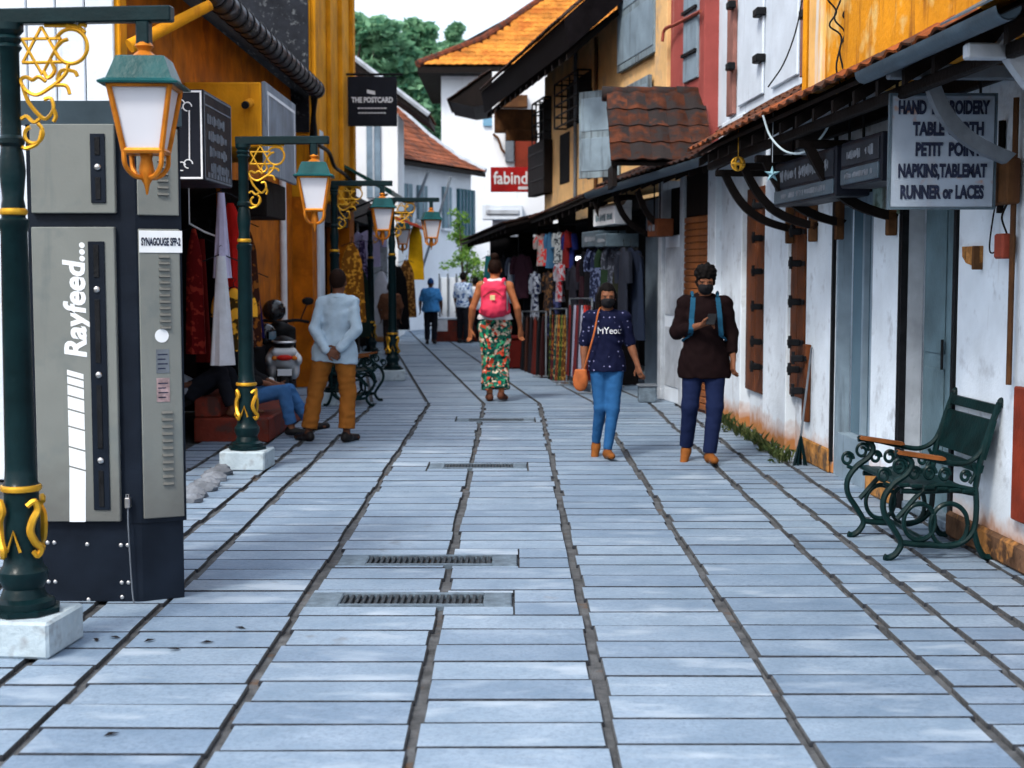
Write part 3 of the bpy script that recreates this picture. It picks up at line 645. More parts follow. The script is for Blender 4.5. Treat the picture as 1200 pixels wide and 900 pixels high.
# barred windows and slit windows
def grille(u0, u1, z0, z1, out=.22):
    a, b = t2(u1), t2(u0); g = MB().box(a, b, -.1, .012, z0, z1).build('window', m_dark, by); q = MB()
    for k in range(4):
        x = a + (b - a) * k / 3; q.tube([(x, .01, z1), (x, out, z1), (x, out, z0), (x, .01, z0)], .016, 5)
    for k in range(5):
        z = z0 + (z1 - z0) * k / 4; q.tube([(a, .01, z), (a, out, z), (b, out, z), (b, .01, z)], .016, 5)
    q.build('grille', m_black, g)
grille(664, 692, 4.05, 4.78); grille(632, 646, 3.95, 4.75, .14)
for (u0, u1, z0, z1) in ((656, 667, 3.15, 4.0), (688, 693, 3.1, 4.5)): w2(t2(u1), t2(u0), z0, z1, m_dark, -.1, .012, 'window')
for u in (676, 700): MB().tube([(t2(u), .04, 2.8), (t2(u), .04, 5.2)], .03, 6).build('downpipe', m_timber2 if u > 690 else m_grwood, by)
hb = MB().box(t2(646) - .1, t2(628), .0, .16, 3.05, 4.0, .01).build('hanging_box', m_timber, by)
for z in (3.3, 3.55, 3.8): MB().box(t2(646) - .08, t2(628) - .02, .16, .172, z, z + .025).build('groove_strip', m_black, hb)
# dark eave with carved end
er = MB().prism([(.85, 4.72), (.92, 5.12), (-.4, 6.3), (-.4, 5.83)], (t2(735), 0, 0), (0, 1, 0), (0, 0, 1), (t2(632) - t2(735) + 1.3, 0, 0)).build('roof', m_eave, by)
jb = MB(); tile_field(None, (t2(735), .96, 5.11), (1, 0, 0), (0, -1.25, 1.11), int((t2(632) - t2(735) + 1.2) / .235), 5, RAWTILE, joined=jb); jb.build('dark_tiles', m_tile_d, er, True, kind='stuff')
for k in range(15):
    x = t2(735) + .3 + k * .55; MB().prism([(.82, 4.60), (.82, 4.70), (.0, 5.42), (.0, 5.32)], (x, 0, 0), (0, 1, 0), (0, 0, 1), (.06, 0, 0)).build('rafter', m_timber, er)
MB().box(t2(632) + .3, t2(632) + .38, .0, .8, 4.25, 4.7, .01).box(t2(632) + .2, t2(632) + .28, .0, .6, 4.1, 4.3, .01).build('carved_end', m_timber2, er)
# lower awnings
def awning2(a, b, zw, ze, out, mat, tiles=None, name='awning', zb=None):
    zb = ze if zb is None else zb
    vs = [(a, 0, zw), (b, 0, zw - (ze - zb)), (b, out, zb), (a, out, ze)]; vs += [(x, y, z - .05) for x, y, z in vs]
    o = MB().add(vs, [(0, 1, 2, 3), (4, 7, 6, 5), (0, 4, 5, 1), (1, 5, 6, 2), (2, 6, 7, 3), (3, 7, 4, 0)]).build(name, mat, by)
    jb = MB(); up = Vector((0, -out, zw - ze)); al = Vector((b - a, 0, zb - ze)); tile_field(None, (a, out + .03, ze + .008), al, up, int(al.length / .235), max(1, int(up.length / .3)), RAWTILE4, joined=jb)
    jb.build('tiles', m_tile_m, o, True, kind='stuff')
    for k in range(int((b - a) / .5)):
        x = a + .15 + k * .5; f = (x - a) / (b - a); dz = (zb - ze) * f
        MB().prism([(out - .02, ze + dz - .14), (out - .02, ze + dz - .055), (0, zw + dz - .055), (0, zw + dz - .14)], (x, 0, 0), (0, 1, 0), (0, 0, 1), (.05, 0, 0)).build('rafter', m_timber, o)
    return o
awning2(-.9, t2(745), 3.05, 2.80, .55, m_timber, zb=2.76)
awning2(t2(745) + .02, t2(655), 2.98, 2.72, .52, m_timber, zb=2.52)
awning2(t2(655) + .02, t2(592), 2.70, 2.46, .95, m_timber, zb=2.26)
gp = [(x, .60 + .07 * cos(pi + pi * j / 6), 2.79 - .012 * (x + .9) + .07 * sin(pi + pi * j / 6)) for x in (-.9, t2(738)) for j in range(7)]
MB().add(gp + [(x, y * .98 + .012, z + .008) for x, y, z in gp], [(j, j + 1, 8 + j, 7 + j) for j in range(6)] + [(14 + j, 21 + j, 22 + j, 15 + j) for j in range(6)]).build('gutter', m_gutter, by, True)
# tiled canopy whose slope faces down the street
ca, cb = PY(718, 186, 16.0), PY(822, 186, 16.0)
cn = thing('tiled_canopy', 'small canopy of mossy dark red clay tiles above the grey gutter', 'canopy', (0, 0, 0))
dk = MB().prism([(15.95, 2.82), (15.95, 2.86), (16.85, 3.72), (16.85, 3.66)], (ca.x - .02, 0, 0), (0, 1, 0), (0, 0, 1), (cb.x - ca.x, 0, 0)).build('deck', m_timber, cn)
tile_field(cn, (ca.x - .02, 15.9, 2.86), (1, 0, 0), (0, .9, .86), 5, 4, me_tile_m, w=.225)
rg = MB().lathe([(.085, -.17), (.09, -.16), (.075, .16), (.07, .17)], 10).mesh('ridge_tile', m_tile_m, True)
for k in range(4):
    o = link('ridge_tile', rg, cn); o.location = (ca.x + .1 + k * .29, 16.85, 3.72); o.rotation_euler = (0, pi / 2, 0)
MB().box(ca.x, ca.x + .05, 15.98, 16.8, 2.6, 2.84).build('side_board', m_timber, cn)
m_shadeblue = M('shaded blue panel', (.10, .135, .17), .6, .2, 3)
# ground floor: roller shutter, pale door, piers, dark shops
MB().box(t2(838), t2(829), -.4, .012, 0, 2.85, .01).build('pier', m_white, by)
a, b = t2(829), t2(801)
rs = MB().box(a, b, -.06, -.02, 0, 2.3).build('roller_shutter', m_brown, by)
m_rs = M('orange brown shutter', (.30, .105, .035), .5, .25, 5, .1, 30, metal=.2)
slm = MB().box(a + .02, b - .02, -.02, .01, 0, .072, .012).mesh('slat', m_rs)
for k in range(29): o = link('slat', slm, rs); o.location.z = .04 + .078 * k
MB().box(t2(829) + .01, t2(801), -.4, -.02, 2.3, 2.9, .01).build('lintel', m_timber, by)
MB().box(t2(801) + .004, t2(797), -.4, .02, 0, 2.8, .01).build('pier', m_graywhite, by)
dr = MB().box(t2(797) + .01, t2(777), -.1, -.02, 0, 2.1, .008).build('door', m_whiteup, by); MB().box(t2(797) + .06, t2(777) - .05, -.019, -.01, .2, .95, .004).box(t2(797) + .06, t2(777) - .05, -.019, -.01, 1.1, 1.95, .004).build('door_panel', m_graywhite, dr)
MB().box(t2(797) + .01, t2(777), -.2, -.09, 2.1, 2.7, .008).build('transom', m_dark, by)
MB().box(t2(777) + .004, t2(773), -.4, .03, 0, 2.8, .01).build('pier', m_graywhite, by)
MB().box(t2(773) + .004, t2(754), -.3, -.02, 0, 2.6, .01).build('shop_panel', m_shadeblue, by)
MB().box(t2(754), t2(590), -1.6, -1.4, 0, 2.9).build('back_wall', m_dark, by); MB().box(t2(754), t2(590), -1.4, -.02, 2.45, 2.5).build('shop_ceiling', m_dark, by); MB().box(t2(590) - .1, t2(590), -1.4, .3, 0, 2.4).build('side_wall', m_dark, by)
for u in (725, 690, 655, 630, 608): MB().box(t2(u), t2(u) + .12, -.3, 0, 0, 2.75, .01).build('pier', m_timber, by)
MB().box(t2(640) + .002, t2(640) + .3, -6, -.02, 2.6, 5.2).build('end_wall', m_cream, by)
# brackets below awning 2
for u in (790, 762, 735): brace(t2(u), .5, 2.62, .03, 2.1, m_timber, .06, .07, -.1, by)
# ---- signs under the second awning
s1 = thing('light_box_sign', 'white illuminated-type box sign with wavy top edge under the far awning', 'sign', O2, TH2)
p, q = t2(758), t2(728)
MB().box(p + .15, q, .18, .42, 2.28, 2.5, .008).prism([(.18, 2.5), (.42, 2.5), (.42, 2.52), (.36, 2.56), (.30, 2.53), (.24, 2.6), (.18, 2.6)], (p + .15, 0, 0), (0, 1, 0), (0, 0, 1), (q - p - .15, 0, 0)).build('box', M('white box sign', (.62, .66, .70), .4, .08, 5, 0), s1)
strokes(s1, p + .2, q - .05, 2.3, 2.48, .422, m_teal_gray, 1, seed=3)
for i, (u0, u1, z0, z1, out, mt, lb) in enumerate(((716, 737, 2.0, 2.22, .45, m_gutter, 'grey slanting box sign above the hanging jackets'), (738, 752, 1.98, 2.16, .5, m_gutter, 'grey box sign over the pale shop panel'), (781, 793, 2.08, 2.3, .26, M('rust orange sign', (.13, .04, .016), .6, .2, 5), 'rust orange box sign over the pale narrow door'))):
    s = thing('box_sign', lb, 'sign', O2, TH2); a_, b_ = t2(u1), t2(u0)
    MB().box(a_, b_, .05, out, z0, z1, .01).build('box', mt, s); strokes(s, a_ + .05, b_ - .05, z0 + .04, z1 - .04, out + .002, m_faint, 1, seed=20 + i)
    for w_ in (a_ + .1, b_ - .1): MB().tube([(w_, .2, z1), (w_, .2, 2.9)], .01, 5).build('hanger', m_black, s)
# ================================================================== LEFT SIDE
def wb(mb, name, mat, root, smooth=False, kind=None):
    """build from world coordinates under a root that stands somewhere else"""
    o = mb.build(name, mat, root, smooth, kind=kind); o.location = -Vector(root.location); return o
bo = thing('orange_shop_building', 'low orange shop building with black felt roof and thick banded gutter', 'building', (-3.1, 11.3, 0))
X0 = -3.1
for (a, b, z0, z1) in ((11.3, 13.2, 0, 4.2), (13.2, 16.7, 2.62, 4.2), (16.7, 20.2, .0, 4.2)):
    wb(MB().box(X0 - .35, X0, a, b, z0, z1, .008), 'wall', m_orange, bo)
wb(MB().box(X0 - .36, X0 + .03, 16.75, 20.2, 0, .74, .01), 'plinth', M('dark plinth paint', (.028, .026, .03), .6, .3, 4, .2, 30), bo)
wb(MB().box(X0 - .1, X0 + .06, 11.22, 11.42, 0, 4.2, .01), 'pilaster', m_orange_hi, bo)
wb(MB().box(X0 - 6, X0 - .36, 11.35, 11.6, 0, 4.3), 'side_wall', m_orange, bo)
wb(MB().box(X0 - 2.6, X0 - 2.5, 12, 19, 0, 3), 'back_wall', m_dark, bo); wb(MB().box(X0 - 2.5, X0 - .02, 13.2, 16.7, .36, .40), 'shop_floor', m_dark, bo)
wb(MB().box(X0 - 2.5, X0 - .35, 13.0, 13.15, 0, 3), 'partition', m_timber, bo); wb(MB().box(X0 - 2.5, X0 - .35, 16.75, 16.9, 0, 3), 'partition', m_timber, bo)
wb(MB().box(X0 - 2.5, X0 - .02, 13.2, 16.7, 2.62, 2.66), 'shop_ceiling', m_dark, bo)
wb(MB().tube([(X0 + .06, 19.0, .1), (X0 + .06, 19.0, 3.0)], .045, 10), 'downpipe', m_inkwhite, bo, True)
rf = wb(MB().add([(-2.78, 10.9, 4.2), (-2.78, 20.2, 4.2), (-6.2, 20.2, 6.6), (-6.2, 10.9, 6.6), (-2.78, 10.9, 4.12), (-2.78, 20.2, 4.12), (-6.2, 20.2, 6.5), (-6.2, 10.9, 6.5)],
     [(0, 1, 2, 3), (4, 7, 6, 5), (0, 4, 5, 1), (1, 5, 6, 2), (2, 6, 7, 3), (3, 7, 4, 0)]), 'roof', m_slate, bo)
m_gut2 = M('blackened gutter', (.022, .026, .034), .4, .3, 4, .25, 30, stain=((.13, .14, .16), .2, 6))
MB().tube([(-2.7, 10.9, 4.15), (-2.7, 19.95, 4.15)], .115, 14).build('gutter', m_gut2, rf, True)
for k in range(26): MB().tube([(-2.7, 11 + k * .35, 4.15), (-2.7, 11.06 + k * .35, 4.15)], .125, 14).build('gutter_band', m_black, rf, True)
MB().tube(bez([(-2.7, 19.8, 4.05), (-2.76, 20.0, 3.8), (-2.8, 20.1, 3.3), (-2.74, 20.15, 2.9)]), .035, 8).build('downpipe', m_black, rf, True)
wb(MB().tube([PY(152, 54, 11.2), PY(246, 6, 11.6)], [.055, .045], 10), 'strut', m_orange_hi, bo, True)
# yellow sign housing and camera
hz = wb(MB().box(X0, -2.37, 13.6, 15.5, 2.82, 3.43, .012), 'sign_housing', m_orange_hi, bo)
gs = thing('grey_sign_panel', 'large faded grey sign panel on the side of the yellow box', 'sign', (-2.36, 14.5, 2.6))
wb(MB().box(-2.368, -2.33, 13.62, 15.5, 2.58, 3.44, .006), 'panel', M('faded grey panel', (.19, .225, .27), .5, .25, 2.5, .1, 20, streak=((.30, .34, .39), .4)), gs)
wb(MB().box(-2.329, -2.325, 13.7, 15.42, 3.33, 3.36).box(-2.329, -2.325, 13.72, 13.75, 2.7, 3.33).box(-2.329, -2.325, 15.36, 15.39, 2.7, 3.33), 'border_line', m_inkwhite, gs)
b2 = thing('brown_box_sign', 'small dark brown box sign with pale lettering below the grey panel', 'sign', (-2.5, 15.0, 2.2))
wb(MB().box(-2.9, -2.45, 14.3, 15.5, 2.2, 2.56, .01), 'box', m_timber, b2)
sc_ = thing('security_camera', 'yellow and black security camera on the yellow sign housing', 'camera', (-2.46, 13.6, 3.2))
wb(MB().tube([(-2.47, 13.6, 3.24), (-2.48, 13.42, 3.2)], .04, 10), 'body', m_orange_hi, sc_, True); wb(MB().tube([(-2.48, 13.43, 3.2), (-2.485, 13.39, 3.19)], .036, 10), 'lens', m_black, sc_, True)
# black box sign with white scrollwork
bs = thing('black_box_sign', 'black box sign with white border and script lines above the clothes shop', 'sign', (-2.8, 12.2, 2.39))
wb(MB().box(-3.08, -2.5, 11.67, 12.8, 2.39, 3.12, .006), 'box', m_signblack, bs)
b = MB(); fx = (-3.05, -2.515)
for (a, q, z0, z1) in ((fx[0], fx[1], 3.095, 3.11), (fx[0], fx[1], 2.40, 2.415), (fx[1] - .014, fx[1], 2.415, 3.095)): b.box(a, q, 11.664, 11.668, z0, z1)
b.tube([(-2.62, 11.662, 2.55), (-2.615, 11.662, 2.95)], .006, 5)
for zc, sgn in ((3.0, 1), (2.5, -1)):
    for k in range(4): b.tube([(x, 11.662, z) for x, _, z in arc(-2.63 - .055 * k, zc - sgn * .02 * (k == 0), .035, 20 * k, 20 * k + 270, 10)], .005, 4)
    b.tube([(-2.95, 11.662, zc + sgn * .02), (-2.72, 11.662, zc + sgn * .02)], .005, 4)
wb(b, 'scroll_border', m_inkwhite, bs, kind='stuff')
b = MB(); yy = (11.69, 12.78)
for z0, z1 in ((3.09, 3.105), (2.40, 2.415), (3.0, 3.012)): b.box(-2.5, -2.496, yy[0], yy[1], z0, z1)
for y in yy: b.box(-2.5, -2.496, y - .006, y + .006, 2.41, 3.1)
rg = random.Random(5)
for r in range(4):
    y = 11.8 + .04 * r
    while y < 12.5 + .04 * r:
        w = rg.uniform(.02, .05); h = rg.uniform(.02, .045); b.box(-2.5, -2.495, y, y + w, 2.90 - .13 * r - h, 2.90 - .13 * r + h); y += w + rg.uniform(.008, .05)
for k in range(8): b.box(-2.5, -2.495, 11.8 + k * .12, 11.87 + k * .12, 2.425, 2.465)
wb(b, 'lettering', m_faint, bs, kind='stuff')
# steps in front of the shop
sp = thing('shop_steps', 'two dark red painted steps in front of the clothes shop', 'steps', (-2.75, 14.5, 0))
m_red = M('oxide red floor paint', (.17, .030, .018), .55, .3, 4, .25, 30, stain=((.07, .03, .025), .35, 6))
wb(MB().box(-3.09, -2.36, 13.72, 15.9, -.01, .23, .015), 'lower_step', m_red, sp); wb(MB().box(-3.095, -2.84, 13.78, 15.9, .231, .43, .015), 'upper_step', m_red, sp)
# white plank wall at the near corner
wl = thing('white_plank_wall', 'pale white plank wall behind the grey cabinet and nearest lamp', 'wall', (-4.5, 11.2, 0))
for k in range(13): wb(MB().box(-6.0 + k * .225, -6.0 + k * .225 + .215, 11.18 + random.uniform(0, .008), 11.24, 0, 4.5, .008), 'plank', m_whiteup, wl)
wb(MB().box(-6.0, -4.45, 11.10, 11.17, 2.62, 2.9, .01), 'ledge', m_timber, wl)
# rough kerb stones
for k in range(8):
    p = G(222 + 7 * k, 588 - 6.2 * k); b = MB().ell((0, 0, .02), (.12, .08, .05), 8, 5); b.v = [(x * random.uniform(.85, 1.15), y * random.uniform(.85, 1.15), z * random.uniform(.8, 1.15)) for x, y, z in b.v]
    o = b.build('kerb_stone', M('rough kerb stone', (.17, .19, .22), .9, .3, 9, .7, 25, rnd=.35), smooth=True); o.location = p; o.rotation_euler.z = random.uniform(0, 3)
    tag(o, 'rough grey stone in the short kerb, %s counted from the grey cabinet' % ORD[k], 'stone', 'rough stones of the short kerb')
# ---- tall orange building
bt = thing('tall_orange_building', 'tall streaked yellow orange building beyond the gutter end', 'building', (-2.83, 20.25, 0)); XT = -2.83
wb(MB().box(XT - 3, XT, 20.25, 25.6, 2.7, 9, .01), 'wall', m_orange_hi, bt)
for (a, b) in ((20.25, 21.6), (24.9, 25.6)): wb(MB().box(XT - .4, XT, a, b, 0, 2.7, .01), 'wall', m_orange, bt)
for a in (20.3, 22.0, 23.5, 25.1): wb(MB().box(XT, XT + .07, a, a + .32, 2.72, 9, .01), 'pilaster', m_orange_hi, bt)
wb(MB().box(XT + .0, XT + .05, 20.7, 21.2, .9, 3.7, .01), 'white_patch', m_whiteup, bt)
wb(MB().box(XT - .5, XT + .35, 24.3, 26.2, 6.75, 6.95, .01), 'eave', m_timber2, bt)
wb(MB().box(XT - 3.2, XT - .02, 20.19, 20.245, 3.6, 9), 'blackened_gable', m_slate, bt)
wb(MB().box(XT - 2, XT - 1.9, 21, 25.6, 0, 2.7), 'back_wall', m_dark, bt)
wb(MB().box(XT - .3, XT - .02, 21.6, 24.9, 2.4, 2.7, .01), 'lintel', m_timber, bt)
ga = thing('green_awning', 'dark green sheet awning projecting from the tall orange building', 'awning', (XT, 24.8, 2.9)); m_greenaw = M('green awning sheet', (.012, .065, .055), .5, .2, 4, .1, 30)
wb(MB().prism([(XT, 3.40), (XT, 3.44), (-1.98, 2.99), (-1.98, 2.90)], (0, 23.6, 0), (1, 0, 0), (0, 0, 1), (0, 2.3, 0)), 'sheet', m_greenaw, ga)
for q in (23.65, 25.8): wb(MB().tube([(XT, q, 2.6), (-2.05, q, 2.92)], .02, 6), 'stay', m_black, ga)
# ---- THE POSTCARD sign
ps = thing('postcard_sign', 'square black hanging sign with white lettering THE POSTCARD', 'sign', (-2.6, 24.6, 4.2)); Y_ = 24.6
pa, pb = PY(408, 148, Y_), PY(465, 90, Y_)
wb(MB().box(pa.x, pb.x, Y_ - .03, Y_ + .03, pa.z, pb.z, .008), 'board', m_signblack, ps)
wb(MB().tube([(XT, Y_, pb.z + .04), (pb.x + .1, Y_, pb.z + .04)], .022, 6).tube([(pa.x - .06, Y_, pa.z - .02), (pa.x - .06, Y_, pb.z + .04)], .02, 6), 'hanger', m_black, ps)
cx = (pa.x + pb.x) / 2
for s_, z, sz, sx in (('THE POSTCARD', (pa.z + pb.z) / 2 + .02, .125, .78),):
    o = text(s_, sz, ps, (cx - ps.location.x, -.034, z - ps.location.z), (pi / 2, 0, 0), m_inkwhite, sx, .005)
b = MB()
for z, n, w in ((.115, 9, .5), (.195, 9, .48)):
    for k in range(n): b.box(cx - w / 2 + w * k / n, cx - w / 2 + w * (k + .8) / n, Y_ - .034, Y_ - .031, (pa.z + pb.z) / 2 - z - .01, (pa.z + pb.z) / 2 - z + .01)
b.prism([(-.07, .0), (.07, -.03), (.07, .03), (.0, .045), (-.07, .06)], (cx - .02, Y_ - .034, (pa.z + pb.z) / 2 + .14), (1, 0, 0), (0, 0, 1), (0, .002, 0)); wb(b, 'emblem', m_inkwhite, ps)
# ---- black service cable sagging past the lamps
tag(MB().tube(bez([PY(366, 110, 20), PY(369, 150, 20), PY(372, 168, 20), PY(385, 178, 21), PY(392, 195, 21.5), PY(402, 203, 22.5), PY(415, 215, 23)]), .03, 6).build('cable', m_black), 'twisted black cable hanging down the streaked orange corner', 'cable')
# ---- far left shops
bl = thing('far_left_shops', 'row of dark clothes shops under a red awning at the far end', 'building', (-3.2, 26, 0))
for (a, b) in ((25.7, 26.2), (28.6, 29.0), (31.4, 31.8)): wb(MB().box(-3.5, -3.1, a, b, 0, 2.7, .01), 'pier', m_timber, bl)
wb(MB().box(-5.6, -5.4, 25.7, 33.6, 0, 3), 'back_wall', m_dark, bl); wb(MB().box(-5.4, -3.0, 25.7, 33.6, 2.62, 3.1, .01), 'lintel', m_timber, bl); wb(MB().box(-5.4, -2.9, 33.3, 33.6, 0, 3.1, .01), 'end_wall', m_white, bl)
wb(MB().prism([(-3.0, 2.95), (-3.0, 3.0), (-1.95, 2.62), (-1.95, 2.56)], (0, 30.0, 0), (1, 0, 0), (0, 0, 1), (0, 3.0, 0)), 'red_awning', M('red awning cloth', (.34, .05, .03), .8, .2, 3), bl)

# ================================================================== FAR END
# white building with the swept red tiled roof
P0, P1 = Vector((-3.1, 38, 0)), Vector((-.84, 43.5, 0)); dA = (P1 - P0).normalized(); nA = Vector((-dA.y, dA.x, 0))
tA = atan2(dA.y, dA.x); ba = thing('white_tiled_building', 'white two storey building with swept red clay tile roof at the street end', 'building', P0, tA)
LA = (P1 - P0).length
m_whitefar = M('white far plaster', (.66, .69, .73), .8, .05, 1, .1, 10, streak=((.5, .52, .55), .15))
MB().box(-5, LA - .2, .35, 3.2, 0, 4.75, .01).build('wall', m_whitefar, ba)
# roof profile, slightly bell-cast, as stacked strips of tiles
prof = [(0, 4.62), (.9, 5.05), (1.9, 5.75), (2.9, 6.6), (4.4, 7.9)]
b = MB()
for (y0, z0), (y1, z1) in zip(prof, prof[1:]): b.add([(-5, y0, z0), (LA + .1, y0, z0), (LA + .1, y1, z1), (-5, y1, z1), (-5, y0, z0 - .12), (LA + .1, y0, z0 - .12), (LA + .1, y1, z1 - .12), (-5, y1, z1 - .12)], [(0, 1, 2, 3), (4, 7, 6, 5), (0, 4, 5, 1), (1, 5, 6, 2), (2, 6, 7, 3), (3, 7, 4, 0)])
ra = b.build('roof', m_timber, ba); jb = MB()
for (y0, z0), (y1, z1) in zip(prof, prof[1:]):
    L = sqrt((y1 - y0) ** 2 + (z1 - z0) ** 2); tile_field(None, (-5, y0 - .03, z0 + .02), (1, 0, 0), (0, y1 - y0, z1 - z0), int((LA + 5.1) / .235), max(1, round(L / .31)), RAWTILE4, L=L / max(1, round(L / .31)), joined=jb)
jb.build('tiles', M('far red tile', (.22, .07, .035), .85, .4, 1.5, .3, 20, stain=((.09, .04, .03), .5, 2.2)), ra, True, kind='stuff')
b = MB()
for (y0, z0), (y1, z1) in zip(prof, prof[1:]): b.tube([(LA + .08, y0, z0 + .06), (LA + .08, y1, z1 + .06)], .1, 8)
b.build('verge', m_graywhite, ra, True)
MB().box(-5, -.6, 1.4, 3.0, 5.7, 6.35, .02).build('roof_step', m_grwood, ra)
def sA(u):  # distance along the facade for a picture column
    a = (u - 600) / F; return (a * P0.y - P0.x) / (dA.x - a * dA.y)
m_tealdoor = M('dark teal shutter', (.03, .10, .12), .6, .2, 3)
for (u0, u1, z0, z1) in ((464, 473, 3.05, 4.0), (483, 495, 3.0, 4.05), (502, 512, 3.1, 4.05), (531, 540, 2.9, 4.1)):
    a, q = sA(u0), sA(u1); w = MB().box(a, q, .27, .36, z0, z1, .01).build('window', M('grey blue shutter', (.16, .24, .28), .6, .2, 3), ba)
    MB().box((a + q) / 2 - .02, (a + q) / 2 + .02, .25, .272, z0, z1).build('mullion', m_graywhite, w); MB().box(a - .06, q + .06, .22, .345, z0 - .08, z0, .01).build('sill', m_whitefar, w)
a, q = sA(548), sA(567); d = MB().box(a, q, .27, .36, 2.5, 4.1, .01).build('balcony_door', m_tealdoor, ba)
for k in range(5): MB().box(a + (q - a) * (k + .2) / 5, a + (q - a) * (k + .35) / 5, .24, .272, 2.52, 4.05).build('door_bar', m_blue_gray, d)
MB().tube([(sA(478), .3, 2.2), (sA(499), -.1, 4.4)], .04, 6).build('stay_pole', m_grwood, ba); MB().tube([(sA(495), .0, 1.7), (sA(514), -.4, 4.3)], .035, 6).build('stay_pole', m_grwood, ba)
# nearer white gable with a blue window, under the postcard sign
bn = thing('white_gable_house', 'white gabled house with narrow blue shuttered window behind the black hanging sign', 'building', (-3.4, 35.6, 0)); Yn = 35.6
pa, pb = PY(405, 318, Yn), PY(466, 130, Yn)
wb(MB().box(pa.x - 1.5, pb.x, Yn, Yn + 2.0, 0, pb.z - .05, .01), 'wall', m_whitefar, bn)
wa, wq = PY(430, 232, Yn), PY(446, 147, Yn)
w = wb(MB().box(wa.x, wq.x, Yn - .06, Yn + .05, wa.z, wq.z, .01), 'window', M('slate blue shutter', (.14, .20, .26), .6, .2, 3), bn); MB().box((wa.x + wq.x) / 2 - .02, (wa.x + wq.x) / 2 + .02, Yn - .08, Yn - .06, wa.z, wq.z).build('mullion', m_graywhite, w)
ea, eb = PY(415, 72, Yn), PY(504, 138, Yn); jb = MB()
al = Vector((eb.x - ea.x, 0, eb.z - ea.z)); rn = wb(MB().prism([(ea.x - 1.0, ea.z + .75), (ea.x, ea.z), (eb.x, eb.z), (eb.x, eb.z - .15), (ea.x - 1.0, ea.z + .55)], (0, Yn - .4, 0), (1, 0, 0), (0, 0, 1), (0, 2.8, 0)), 'roof', m_timber, bn)
nU = int(al.length / .3); tile_field(None, (eb.x, Yn - .45, eb.z + .03), (0, 1, 0), -al, 12, nU + 3, RAWTILE4, joined=jb); jb.build('tiles', m_tile_r, rn, True, kind='stuff')
MB().tube([(ea.x - .9, Yn - .42, ea.z + .75), (eb.x, Yn - .42, eb.z + .03)], .07, 6).build('verge', m_graywhite, rn)
# tall white building with golden hipped roof
bb_ = thing('tall_white_building', 'tall plain white building with golden hipped tile roof and small blue window', 'building', (2, 48, 0)); zE = PY(500, 78, 47.2).z
wb(MB().box(PY(517, 100, 48).x, 8, 48, 56, 0, zE + .05, .01), 'wall', m_whitefar, bb_)
c0 = Vector((PY(489, 70, 47.2).x, 47.2, zE)); R0 = Vector((1.6, 51.6, 11.6)); M0 = Vector((-1.0, 48.9, 9.55))
rb = wb(MB().add([c0, (9, 47.2, zE), (9, 51.6, 11.6), R0, (c0.x, 56, zE), (c0.x, 47.2, zE - .2), (9, 47.2, zE - .2), (c0.x, 56, zE - .2), (M0.x, 48.7, 9.35), (9, 48.7, 9.35)],
     [(0, 1, 9, 8), (8, 9, 2, 3), (0, 8, 3, 4), (0, 5, 6, 1), (0, 4, 7, 5), (5, 7, 6)]), 'roof', m_timber, bb_)
jb = MB(); e1 = Vector((0, 1.5, 9.35 - zE)); e2 = Vector((0, 2.9, 2.25))
hip = lambda fr: c0.x + (M0.x - c0.x) * fr
n_ = int((9 - c0.x) / .235); L1_ = e1.length; r1_ = round(L1_ / .3)
tile_field(None, c0 + Vector((0, -.05, .04)), (1, 0, 0), e1, n_, r1_, RAWTILE4, L=L1_ / r1_, joined=jb, mask=lambda c, r: c0.x + .235 * c > hip((r + .4) / r1_))
L2_ = e2.length; r2_ = round(L2_ / .3)
tile_field(None, Vector((c0.x, 48.65, 9.39)), (1, 0, 0), e2, n_, r2_, RAWTILE4, L=L2_ / r2_, joined=jb, mask=lambda c, r: c0.x + .235 * c > M0.x + (R0.x - M0.x) * (r + .4) / r2_)
jb.build('tiles', m_tile_g, rb, True, kind='stuff'); MB().tube([c0 + Vector((0, 0, .08)), (M0.x, 48.7, 9.45), R0 + Vector((0, 0, .1))], .13, 8).build('hip_ridge', m_tile_r, rb, True)
wa, wq = PY(566, 148, 47.95), PY(580, 128, 47.95); wb(MB().box(wa.x, wq.x, 47.9, 48.03, wa.z, wq.z, .01), 'window', m_glassb, bb_)
# white corner house with brown door panel and red shop sign
bc = thing('white_corner_house', 'narrow white corner house with dark red panel above the red shop sign', 'building', (.2, 33.2, 0)); Yc = 33.2
pa, pb = PY(577, 300, Yc), PY(660, 84, Yc)
wb(MB().box(pa.x, pb.x + 1, Yc, Yc + 3, 0, pb.z, .01), 'wall', m_whitefar, bc)
def pc(u0, v1, u1, v0, y0, y1, name, mat, c=.008):
    a, b = PY(u0, v1, Yc), PY(u1, v0, Yc); return wb(MB().box(a.x, b.x, Yc - y1, Yc - y0, a.z, b.z, c), name, mat, bc)
pc(603, 196, 628, 137, -.05, .06, 'red_panel', M('dark red panel', (.17, .025, .012), .6, .2, 3)); pc(586, 127, 618, 113, -.05, .3, 'carved_beam', m_timber2)
wn = pc(592, 190, 602, 152, -.05, .15, 'open_shutter', m_grwood); pc(566, 258, 612, 241, -.02, .5, 'cornice', m_whiteup); pc(570, 252, 608, 247, .5, .54, 'cornice_band', m_graywhite)
wb(MB().tube(bez([PY(578, 157, Yc - .05), PY(584, 163, Yc - .1), PY(588, 175, Yc - .1), PY(593, 180, Yc - .1)]), .03, 6), 'loose_pipe', m_timber2, bc)
cd = thing('dark_tiled_eave', 'dark brown tiled eave sloping down beside the white corner house', 'roof eave', (-.9, 34, 5.7))
a, b = PY(527, 119, 33.9), PY(584, 78, 33.9)
